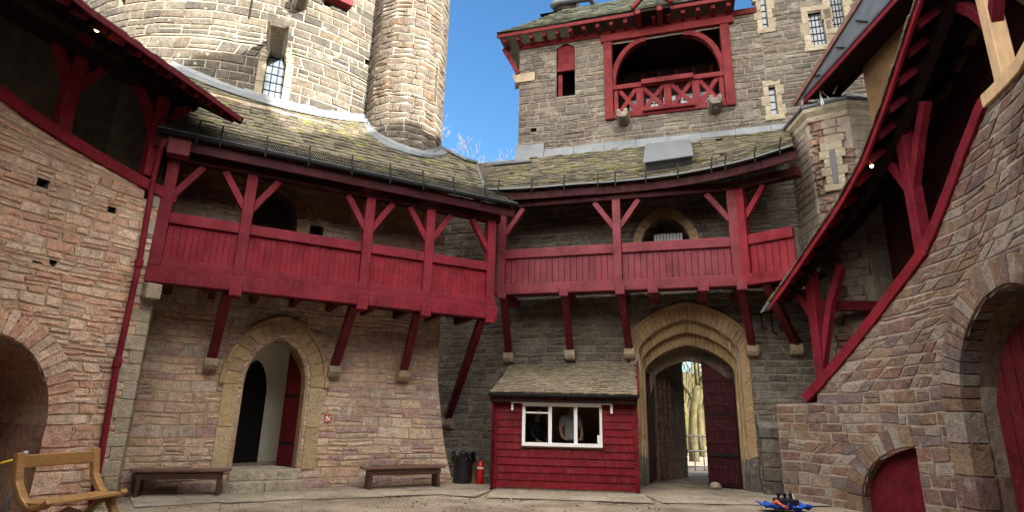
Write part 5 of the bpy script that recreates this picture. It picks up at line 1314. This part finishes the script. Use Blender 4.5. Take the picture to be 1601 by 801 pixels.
# downpipe on the hut corner
mb = MB(); u = .03; mb.tube([KF.at(re0 + .05, zr - .06, .25), KF.at(u - .03, zr - .28, .08), KF.at(u - .03, .1, .08), KF.at(u - .03, .03, .14)], .032, 10); mb.build('downpipe', M['red_kiosk'], kh, smooth=True)
pp = thing('ticket_papers', KF.at(p1 + .22, kz0, -.2), 'small pile of white paper lying on the ticket hut counter before the man', 'paper')
mb = MB(); 
for a in (0, .02): mb.box(KF.at(p1 + .12 + a, kz0 + .004 + a * .4, -.32 + a), KF.dir(0) * .24, KF.nrm(0) * .17, (0, 0, .006))
mb.build('sheets', M['paper'], pp)

# ------------------------------------------------------------------ people
def skin_obj(name, verts, edges, rad, mt, parent, root=0, lev=2):
    me = bpy.data.meshes.new(name); me.from_pydata([tuple(v) for v in verts], edges, []); o = bpy.data.objects.new(name, me); C.objects.link(o)
    o.parent = parent
    me.materials.append(mt)
    sk = o.modifiers.new('skin', 'SKIN'); sk.use_smooth_shade = True
    for i, r in enumerate(rad):
        d = me.skin_vertices[0].data[i]; d.radius = r if isinstance(r, tuple) else (r, r); d.use_root = (i == root)
    ss_ = o.modifiers.new('sub', 'SUBSURF'); ss_.levels = lev; ss_.render_levels = lev
    return o
def head(parent, c, s, face, hairm):
    """ellipsoid head with brow, nose, mouth, ears, eyes; looks along -y rotated by face"""
    bm = bmesh.new(); bmesh.ops.create_uvsphere(bm, u_segments=24, v_segments=18, radius=1)
    for v in bm.verts:
        x, y, z = v.co
        w = .073 * (1 - .22 * max(0, -z)); v.co = V((x * w, y * .093, z * .115))
        if y < -.3 and z < 0: v.co.y -= .012 * (-z) * (1 - abs(x))
        if y < -.8 and abs(x) < .22 and -.35 < z < .15: v.co.y -= .028 * (1 - abs(x) / .22) * (1 - abs(z + .15) / .3 if abs(z + .15) < .3 else 0)
        if y < -.6 and .1 < abs(x) < .45 and .02 < z < .22: v.co.y += .010
    me = bpy.data.meshes.new('head'); bm.to_mesh(me); bm.free(); me.materials.append(M['skin'])
    for p in me.polygons: p.use_smooth = True
    return me
def person(label, loc, rz, shirt, short, sitting=False, lean=0, group=None):
    p = thing('person', (0, 0, 0), label, 'person')
    hz = .93 if not sitting else .55
    sp = [V((0, 0, hz)), V((0, .0 - lean * .3, hz + .2)), V((0, -lean * .7, hz + .38)), V((0, -lean, hz + .53)), V((0, -lean * 1.1, hz + .61)), V((0, -lean * 1.2 - .01, hz + .68))]
    sh = hz + .50
    A = lambda s: [V((s * .17, -lean, sh)), V((s * .25, -lean * .9 - .02, sh - .27)), V((s * .22, -lean - .20, sh - .44)), V((s * .17, -lean - .27, sh - .46))]
    L = lambda s: [V((s * .09, 0, hz - .06)), V((s * .10, -.02 if not sitting else -.38, hz - .44 if not sitting else hz - .05)), V((s * .10, .01 if not sitting else -.38, .08)), V((s * .11, -.13 if not sitting else -.52, .05))]
    vs = sp[:]; ed = [(i, i + 1) for i in range(5)]; rd = [(.155, .11), (.145, .10), (.165, .11), (.10, .075), (.055, .055), (.05, .05)]
    for s in (1, -1):
        b = len(vs); vs += A(s); rd += [.06, .047, .036, .03]; ed += [(3, b), (b, b + 1), (b + 1, b + 2), (b + 2, b + 3)]
        # five fingers
        for k in range(5):
            f = len(vs); base = A(s)[3]; sp_ = (k - 2) * .018
            tip = base + V((sp_ * 1.2 if k else -s * .05, -.075 - (.018 if k == 2 else .008 if k in (1, 3) else -.012), -.03))
            vs += [base + V((sp_ if k else -s * .035, -.03, -.006)), tip]; rd += [.011, .009]; ed += [(b + 3, f), (f, f + 1)]
        b = len(vs); vs += L(s); rd += [.085, .06, .045, .035]; ed += [(0, b), (b, b + 1), (b + 1, b + 2), (b + 2, b + 3)]
    skin_obj('body', vs, ed, rd, M['skin'], p)
    # clothes
    vs = sp[:4]; ed = [(0, 1), (1, 2), (2, 3)]; rd = [(.185, .135), (.175, .125), (.19, .135), (.12, .09)]
    for s in (1, -1):
        a = A(s); b = len(vs); vs += [a[0], a[0].lerp(a[1], .75 if short else 1)] + ([] if short else [a[1].lerp(a[2], .9)]); rd += [.085, .085 if short else .07] + ([] if short else [.055]); ed += [(3, b), (b, b + 1)] + ([] if short else [(b + 1, b + 2)])
    skin_obj('shirt', vs, ed, rd, shirt, p, 1)
    vs = [sp[0] + V((0, 0, .03))]; ed = []; rd = [(.17, .125)]
    for s in (1, -1):
        l = L(s); b = len(vs); vs += l[:3]; rd += [.105, .08, .07]; ed += [(0, b), (b, b + 1), (b + 1, b + 2)]
    skin_obj('trousers', vs, ed, rd, M['trouser'], p)
    for s in (1, -1):
        l = L(s); mb = MB(); c = l[3]; mb.lathe((0, 0, 0), [(.001, -.05), (.05, -.05), (.06, -.01), (.045, .03), (.001, .05)], 12)
        mb.v = [(x * .85 + l[2].x, y * 2.2 + l[2].y - .06, z + .05) for x, y, z in mb.v]; mb.build('shoe', M['plastic'], p, smooth=True)
    hc = sp[5] + V((0, -.02, .12))
    me = head(p, hc, 1, 0, None); ho = bpy.data.objects.new('head', me); C.objects.link(ho); ho.parent = p; ho.location = hc
    for s in (1, -1):
        mb = MB(); mb.lathe((0, 0, 0), [(.001, -.012), (.012, 0), (.001, .012)], 8); mb.v = [(x + s * .03 + hc.x, y - .082 + hc.y, z + .012 + hc.z) for x, y, z in mb.v]; mb.build('eye', M['plastic'], p)
        mb = MB(); mb.lathe((0, 0, 0), [(.001, -.03), (.02, 0), (.001, .032)], 8); mb.v = [(x * .5 + s * .073 + hc.x, y + hc.y + .005, z + hc.z) for x, y, z in mb.v]; mb.build('ear', M['skin'], p)
    mb = MB(); mb.lathe((0, 0, 0), [(.001, -.006), (.022, 0), (.001, .006)], 8); mb.v = [(x + hc.x, y * .3 - .092 + hc.y, z - .055 + hc.z) for x, y, z in mb.v]; mb.build('mouth', M['red_g'], p)
    bm = bmesh.new(); bmesh.ops.create_uvsphere(bm, u_segments=20, v_segments=14, radius=1)
    for v in list(bm.verts):
        x, y, z = v.co
        if z < -.25 or (y < -.35 and z < .42): bm.verts.remove(v); continue
        v.co = V((x * .080, y * .101, z * .123))
    me = bpy.data.meshes.new('hair'); bm.to_mesh(me); bm.free(); me.materials.append(M['hair'])
    for q in me.polygons: q.use_smooth = True
    h_ = bpy.data.objects.new('hair', me); C.objects.link(h_); h_.parent = p; h_.location = hc; so_ = h_.modifiers.new('thick', 'SOLIDIFY'); so_.thickness = .012
    p.location = loc; p.rotation_euler = (0, 0, rz)
    return p
q = KF.at(U(KF, 892, 660) + .02, .12, -.78); person('man in a grey short sleeved shirt standing behind the ticket hut window', q, .05, M['tshirt'], True)
q = KF.at(U(KF, 832, 660) - .02, .12, -1.02); person('person in a dark long sleeved fleece at the left pane of the ticket hut', q, .9, M['darkcloth'], False, False, .10).scale = (.9, .9, .9)

# ------------------------------------------------------------------ furniture
def dark_bench(a, b, label, h=.46, dep=.34):
    t = thing('bench', (0, 0, 0), label, 'bench', 'dark wooden benches against the courtyard wall')
    L = (V(b) - V(a)).length
    mb = MB(); mb.abox(-L / 2, L / 2, -dep / 2, dep / 2, h - .05, h); mb.build('seat', M['bench_top'], t, bevel=.008)
    for s in (-1, 1):
        mb = MB(); x = s * (L / 2 - .17); mb.hexa([(x - .035 + s * .02, -dep * .46, 0), (x + .035 + s * .02, -dep * .46, 0), (x + .035 + s * .02, dep * .46, 0), (x - .035 + s * .02, dep * .46, 0), (x - .035, -dep * .40, h - .052), (x + .035, -dep * .40, h - .052), (x + .035, dep * .40, h - .052), (x - .035, dep * .40, h - .052)]); mb.build('leg', M['bench'], t, bevel=.006)
    mb = MB(); mb.abox(-L / 2 + .1, L / 2 - .1, -dep * .40, -dep * .33, h - .17, h - .054); mb.build('apron', M['bench'], t, bevel=.005)
    m = (V(a) + V(b)) / 2; t.location = (m.x, m.y, 0); d = V(b) - V(a); t.rotation_euler = (0, 0, math.atan2(d.y, d.x)); return t
a = atz(197, 780, 0); b = atz(338, 777, 0)
dark_bench((a.x - .05, a.y + .1), (b.x + .15, b.y + .1), 'dark wooden bench left of the pointed doorway steps', .48)
a = atz(567, 769, 0); b = atz(684, 763, 0)
dark_bench((a.x - .08, a.y + .12), (b.x + .08, b.y + .12), 'dark wooden bench between the pointed doorway and the black bin', .46)

ob = thing('oak_bench', (-5.6, 8.1, 0), 'light varnished oak settle with curved X-shaped ends in front of the red drainpipe', 'bench')
bl0, bl1 = atz(26, 731, 1.0), atz(161, 722, 1.0); bl0 = V((bl0.x, bl0.y, 0)); 
A0 = atz(28, 790, .45); A1 = atz(150, 772, .45)
A0.z = A1.z = 0; ax = (A1 - A0); Lb = ax.length; ax.normalize(); fr_ = V((ax.y, -ax.x, 0)) * .30
A1 = A0 + ax * Lb
for base in (A0, A1):
    mb = MB()
    P = lambda f, z: base + fr_ * f + V((0, 0, z))
    mb.path([P(-.45, 1.0), P(-.40, .88), P(-.25, .68), P(.15, .5), P(.75, .36), P(1.15, .18), P(1.3, 0)], .07, .10, ax); e_ = mb.build('curved_end', M['oak'], ob, bevel=.015)
    mb = MB(); mb.path([P(1.35, .50), P(1.1, .44), P(.5, .40), P(0, .30), P(-.35, .15), P(-.5, 0)], .066, .10, ax); mb.build('cross_leg', M['oak'], e_, bevel=.015)
mb = MB(); mb.beam(A0 + fr_ * -.40 + V((0, 0, .90)) - ax * .02, A1 + fr_ * -.40 + V((0, 0, .90)) + ax * .02, .045, .145, (0, 0, 1)); mb.build('back_rail', M['oak'], ob, bevel=.012)
for k in range(4):
    mb = MB(); c = fr_ * (.2 + .33 * k) + V((0, 0, .462)); mb.beam(A0 + c - ax * .04, A1 + c + ax * .04, .092, .035); mb.build('seat_slat', M['oak'], ob, bevel=.008)
mb = MB(); mb.path([A0 + fr_ * .5 + V((0, 0, .12)), A0 + ax * Lb * .5 + fr_ * .5 + V((0, 0, .32)), A1 + fr_ * .5 + V((0, 0, .12))], .06, .09); mb.build('stretcher', M['oak'], ob, bevel=.01)
pb = A0.lerp(A1, .22) + fr_ * -1.3
po = thing('barrier_post', pb, 'slim grey metal barrier post leaning behind the oak bench with yellow rope', 'post')
mb = MB(); mb.tube([pb + V((-.07, 0, 0)), pb + V((.06, .02, .98))], .028, 10); mb.tube([pb + V((.055, .02, .9)), pb + V((.06, .02, 1.0))], .034, 10); mb.build('pole', M['grey'], po, smooth=True)
yr = thing('yellow_rope', pb + V((-1, 0, .8)), 'bright yellow barrier rope strung from the grey post behind the oak bench', 'rope')
mb = MB(); q0 = pb + V((.05, .02, .93)); q1 = pb + V((-1.7, -.9, .74)); mb.tube([q0.lerp(q1, t) - V((0, 0, .16 * math.sin(math.pi * t))) for t in [k / 10 for k in range(11)]], .015, 8); mb.build('rope', M['yellow'], yr, smooth=True)

# red drainpipe on the curved wall
d0, d1 = W1.hit(152, 728), W1.hit(243, 268)
dp = thing('red_drainpipe', W1.at(d0[0], 0, .08), 'crimson cast iron drainpipe running down the end of the curved left wall', 'drainpipe')
dpts = [W1.at(d0[0], .02, .1)] + [W1.at(*W1.hit(x, y, .09), .09) for x, y in ((158, 712), (183, 568), (217, 412), (240, 278))]
top_ = GL.at(-.1, 6.3, .38)
mb = MB(); mb.tube(dpts + [dpts[-1].lerp(top_, .3) + V((0, 0, .35)), top_], .048, 12); mb.build('pipe', M['red'], dp, smooth=True)
for k in (2, 3):
    mb = MB(); c = dpts[k]; mb.tube([c - V((0, 0, .07)), c + V((0, 0, .07))], .068, 12); mb.build('pipe_collar', M['red'], dp, bevel=.006)
mb = MB(); c = W1.at(-.02, W1.hit(222, 455)[1], 0); box_on(mb, W1, -.03, .22, c.z - .15, c.z + .12, -.1, .26); mb.build('corbel', M['corbel'], wl, bevel=.02)
# grey conduit in the dark corner by the buttress
cd = thing('grey_conduit', RW.at(.15, 0, .05), 'thin grey conduit pipe in the corner beside the stone buttress', 'pipe')
mb = MB(); mb.tube([GW.at(U(GW, 1223, 640), 1.9, .05), GW.at(U(GW, 1226, 700), .9, .06), GW.at(U(GW, 1233, 765), .08, .12)], .018, 8); mb.build('pipe', M['grey'], cd, smooth=True)

# bin, extinguisher, board
bp = atz(722, 759, 0)
bn = thing('black_bin', (bp.x, bp.y + .2, 0), 'round black plastic bin with a shiny black bag folded over its rim', 'bin')
mb = MB(); o = (bp.x, bp.y + .2, 0); mb.lathe(o, [(.001, .01), (.20, .01), (.215, .1), (.235, .62), (.25, .64), (.25, .67), (.22, .66), (.2, .1), (.001, .1)], 24); mb.build('body', M['plastic'], bn, smooth=True)
mb = MB(); rgb = random.Random(8); rings = []
for ra, z, j in ((.12, .60, .02), (.2, .69, .03), (.265, .71, .035), (.285, .66, .035), (.275, .56, .035), (.268, .50, .04)):
    rings.append([V(o) + V(((ra + rgb.uniform(-j, j)) * math.cos(2 * math.pi * k / 22), (ra + rgb.uniform(-j, j)) * math.sin(2 * math.pi * k / 22), z + rgb.uniform(-j, j) * 1.3)) for k in range(22)])
mb.loft(rings, .5, 0, False); mb.build('bin_bag', M['bag'], bn)
xp = atz(750, 758, 0)
ex = thing('fire_extinguisher', (xp.x, xp.y + .1, 0), 'red fire extinguisher standing between the black bin and the ticket hut', 'extinguisher')
o = (xp.x, xp.y + .1, 0); mb = MB(); mb.lathe(o, [(.001, .0), (.078, .0), (.085, .02), (.085, .40), (.07, .45), (.035, .48), (.03, .52), (.001, .52)], 20); mb.build('cylinder', M['extred'], ex, smooth=True)
mb = MB(); mb.lathe((o[0], o[1], .33), [(.0865, 0), (.0865, .05)], 20); mb.build('label_band', M['signw'], ex)
mb = MB(); mb.box((o[0] - .02, o[1] - .02, .52), (.04, 0, 0), (0, .04, 0), (0, 0, .04)); mb.beam(V(o) + V((-.03, 0, .57)), V(o) + V((.09, -.02, .61)), .03, .02); mb.build('valve', M['iron'], ex)
mb = MB(); mb.tube([V(o) + V(p) for p in ((-.02, 0, .55), (-.10, 0, .52), (-.125, 0, .40), (-.11, 0, .2), (-.1, 0, .1))], .013, 8); mb.build('hose', M['plastic'], ex, smooth=True)
yb = thing('yellow_floor_sign', (xp.x - .22, xp.y + .3, 0), 'dull yellow folding board tucked between the black bin and the extinguisher', 'board')
for s in (0, 1):
    mb = MB(); mb.hexa([(xp.x - .31, xp.y + .18 + s * .2, 0), (xp.x - .1, xp.y + .18 + s * .2, 0), (xp.x - .1, xp.y + .2 + s * .2, 0), (xp.x - .31, xp.y + .2 + s * .2, 0), (xp.x - .27, xp.y + .27 + s * .03, .55), (xp.x - .15, xp.y + .27 + s * .03, .55), (xp.x - .15, xp.y + .29 + s * .03, .55), (xp.x - .27, xp.y + .29 + s * .03, .55)]); mb.build('leaf', M['mustard'], yb, bevel=.006)
# blue bag on the ground at the lower right
gp = atz(1226, 797, .05)
bb = thing('blue_holdall', (gp.x, gp.y, 0), 'bright blue spread bag holding a dark knobbed box on the ground by the right wall', 'bag')
mb = MB(); rgb = random.Random(12); nx, ny = 18, 8; idx = {}
for j in range(ny):
    for i in range(nx):
        x = -.42 + .84 * i / (nx - 1); y = -.24 + .46 * j / (ny - 1); e = max(abs(x) / .42, abs(y) / .24)
        idx[i, j] = len(mb.v); mb.v.append((gp.x + x + rgb.uniform(-.03, .03), gp.y + y + rgb.uniform(-.03, .03), .03 + .16 * max(0, e - .55) ** 1 + rgb.uniform(0, .075)))
for j in range(ny - 1):
    for i in range(nx - 1): mb.f.append((idx[i, j], idx[i + 1, j], idx[i + 1, j + 1], idx[i, j + 1])); mb.r.append(.5); mb.m.append(0)
o_ = mb.build('bag_cloth', M['blue'], bb, smooth=True); so_ = o_.modifiers.new('t', 'SOLIDIFY'); so_.thickness = .012
mb = MB(); mb.abox(gp.x - .12, gp.x + .24, gp.y - .1, gp.y + .18, .05, .22); bx_ = mb.build('dark_box', M['plastic'], bb, bevel=.02)
for k in range(3):
    mb = MB(); mb.lathe((gp.x - .06 + .11 * k, gp.y + .05, .22), [(.02, 0), (.02, .04), (.035, .05), (.03, .09), (.001, .1)], 12); mb.build('knob', M['iron'], bx_, smooth=True)
mb = MB(); mb.tube([(gp.x - .24, gp.y - .12, .12), (gp.x - .2, gp.y - .16, .2), (gp.x - .12, gp.y - .2, .12), (gp.x - .02, gp.y - .2, .1)], .03, 8); mb.build('orange_strap', M['orange'], bb, smooth=True)
mb = MB(); mb.tube([(gp.x + .22, gp.y - .12, .06), (gp.x + .16, gp.y - .02, .3)], .008, 6); mb.build('pale_stick', M['white'], bb)

# ------------------------------------------------------------------ trees, bridge rail and bank beyond
def tree(base, H, r, seed, label, m, group, spread=.35, depth=5, trunk=.4, up=.5, fine=0):
    rg = random.Random(seed); t = thing('bare_tree', base, label, 'tree', group)
    tr, br = MB(), MB()
    def grow(p, d, L, ra, k):
        n = 3; pts = [p]; rr = [ra]
        for i in range(n):
            d = (d + V((rg.gauss(0, .09), rg.gauss(0, .09), rg.gauss(0, .05) + up * .04))).normalized(); p = p + d * L / n; pts.append(p); rr.append(max(fine, ra * (1 - .38 * (i + 1) / n)))
        (tr if k == 0 else br).tube(pts, rr, 9 if k == 0 else 5 if k < 3 else 3)
        if k >= depth: return
        for i in range(rg.choice((2, 3, 3)) + (1 if k == 0 else 0)):
            a = rg.uniform(0, 2 * math.pi); s = rg.uniform(.6, 1.2) * spread * (1 + .15 * k)
            q = d.orthogonal().normalized(); q.rotate(Matrix.Rotation(a, 3, d)); nd = (d + q * s + V((0, 0, up * .2))).normalized()
            j = rg.choice((2, 3, 3)); grow(pts[j], nd, L * rg.uniform(.58, .85), rr[j] * rg.uniform(.5, .75), k + 1)
    grow(V(base), V((0, 0, 1)), H * trunk, r, 0)
    tr.build('trunk', m, t, smooth=True); br.build('crown', m, t, smooth=True); return t
tb = aty(785, 300, 34.0)
tree((tb.x, 34, 0), 16.6, .2, 5, 'pale bare winter tree rising above the gallery roofs against the sky', M['barebark'], 'bare trees beyond the castle', .44, 7, .42, .8, .008)
tb = aty(800, 300, 37.0)
tree((tb.x - 1.0, 37, 0), 13.8, .15, 9, 'fainter bare winter tree just left of the pale one between the towers', M['barebark'], 'bare trees beyond the castle', .44, 7, .42, .8, .008)
for k, (px, y, H, r, sd) in enumerate(((1086, 24.5, 12, .22, 3), (1098, 28, 12, .20, 4), (1074, 31, 12, .2, 14), (1090, 36, 13, .25, 25), (1104, 40, 13, .22, 36))):
    q = aty(px, 720, y)
    tree((q.x, y, -.3), H, r, sd, ['moss covered tree trunk nearest beyond the open gate', 'slim mossy tree right of the nearest trunk beyond the gate', 'slim mossy tree at the left edge of the gate opening', 'far woodland tree seen behind the mossy trunks', 'farthest woodland tree at the right of the gate opening'][k], M['bark'], 'woodland trees beyond the gate', .5, 4, .28, .2)
mb = MB(); rgb = random.Random(17); n = 24; idx = {}
for j in range(8):
    for i in range(n):
        idx[i, j] = len(mb.v); mb.v.append((-40 + 90 * i / (n - 1), 42 + 8 * j, -1.2 + j * 1.6 + rgb.uniform(-.5, .5)))
for j in range(7):
    for i in range(n - 1): mb.f.append((idx[i, j], idx[i + 1, j], idx[i + 1, j + 1], idx[i, j + 1])); mb.r.append(.5); mb.m.append(0)
structure(mb.build('woodland_hill', M['litter'], smooth=True))
r0, r1 = aty(1073, 712, 19.5), aty(1112, 706, 20.2)
br_ = thing('bridge_railing', (r0.x, r0.y, 0), 'grey metal bridge railing seen through the open gate', 'railing')
x0, x1 = r0.x - .6, r1.x + 1.0
for z in (1.08, .6, .12):
    mb = MB(); mb.tube([(x0, 19.6, z), (x1, 20.4, z)], .028, 8); mb.build('rail', M['grey'], br_, smooth=True)
for k in range(9):
    x = x0 + (x1 - x0) * k / 8; mb = MB(); mb.tube([(x, 19.6 + .8 * k / 8, 0), (x, 19.6 + .8 * k / 8, 1.08)], .02, 6); mb.build('upright', M['grey'], br_, smooth=True)

# ------------------------------------------------------------------ camera, light, sky
cam = bpy.data.cameras.new('camera'); co = bpy.data.objects.new('camera', cam); C.objects.link(co)
Fv = V((0, math.cos(PITCH), math.sin(PITCH))); Rv = V((1, 0, 0)); Uv = V((0, -math.sin(PITCH), math.cos(PITCH)))
X_ = Rv * math.cos(ROLL) + Uv * math.sin(ROLL); Y_ = Uv * math.cos(ROLL) - Rv * math.sin(ROLL)
m3 = Matrix((X_, Y_, -Fv)).transposed().to_4x4(); m3.translation = V((0, 0, EYE)); co.matrix_world = m3
cam.sensor_fit = 'HORIZONTAL'; cam.sensor_width = 36; cam.lens = 36 * FPX / 1601; cam.clip_end = 3000
sc = bpy.context.scene; sc.camera = co
w = bpy.data.worlds.new('World'); sc.world = w; w.use_nodes = True; nt = w.node_tree
sky = nt.nodes.new('ShaderNodeTexSky'); sky.sky_type = 'NISHITA'; sky.sun_disc = False
sky.sun_elevation = SUN_EL; sky.sun_rotation = math.atan2(SUN_DIR.x, SUN_DIR.y); sky.air_density = 1.0; sky.dust_density = .1; sky.ozone_density = 3.0
bg = nt.nodes['Background']
# unseen broken cloud added southward to brighten the shade; the north is clear blue
tc = nt.nodes.new('ShaderNodeTexCoord'); sx = nt.nodes.new('ShaderNodeSeparateXYZ'); nt.links.new(tc.outputs['Generated'], sx.inputs[0])
cn = noise(nt, 2.2, 7, .6, tc.outputs['Generated'])
cov = N(nt, 'ShaderNodeMath', operation='MULTIPLY_ADD'); nt.links.new(sx.outputs['Y'], cov.inputs[0]); cov.inputs[1].default_value = -1.0
cz = N(nt, 'ShaderNodeMath', operation='MULTIPLY_ADD'); nt.links.new(sx.outputs['Z'], cz.inputs[0]); cz.inputs[1].default_value = .55; nt.links.new(cn.outputs['Fac'], cz.inputs[2]); nt.links.new(cz.outputs[0], cov.inputs[2])
mask = ramp(nt, cov.outputs[0], [(.62, (0, 0, 0)), (.95, (1, 1, 1))])
hs = N(nt, 'ShaderNodeHueSaturation'); hs.inputs['Saturation'].default_value = 1.15; nt.links.new(sky.outputs[0], hs.inputs['Color'])
mixc = mul(nt, hs.outputs[0], (CLOUD_FILL, CLOUD_FILL * .95, CLOUD_FILL * .87), mask, 'MIX')
nt.links.new(mixc, bg.inputs['Color']); bg.inputs['Strength'].default_value = .066
sl = bpy.data.lights.new('sun', 'SUN'); sl.energy = 4.8; sl.angle = R_(.5); sl.color = (1, .92, .79)
so = bpy.data.objects.new('sun', sl); C.objects.link(so)
sd = V((SUN_DIR.x * math.cos(SUN_EL), SUN_DIR.y * math.cos(SUN_EL), math.sin(SUN_EL)))
so.rotation_euler = sd.to_track_quat('Z', 'Y').to_euler(); so.location = (20, -5, 20)
vs = sc.view_settings; vs.view_transform = 'Standard'; vs.look = 'None'; vs.gamma = 1; vs.exposure = 2.25;  vs.use_curve_mapping = False
sc.cycles.use_denoising = True; sc.cycles.max_bounces = 7; sc.cycles.diffuse_bounces = 4; sc.cycles.transparent_max_bounces = 8
sc.cycles.caustics_reflective = False; sc.cycles.caustics_refractive = False; sc.cycles.use_adaptive_sampling = True; sc.cycles.adaptive_threshold = .015
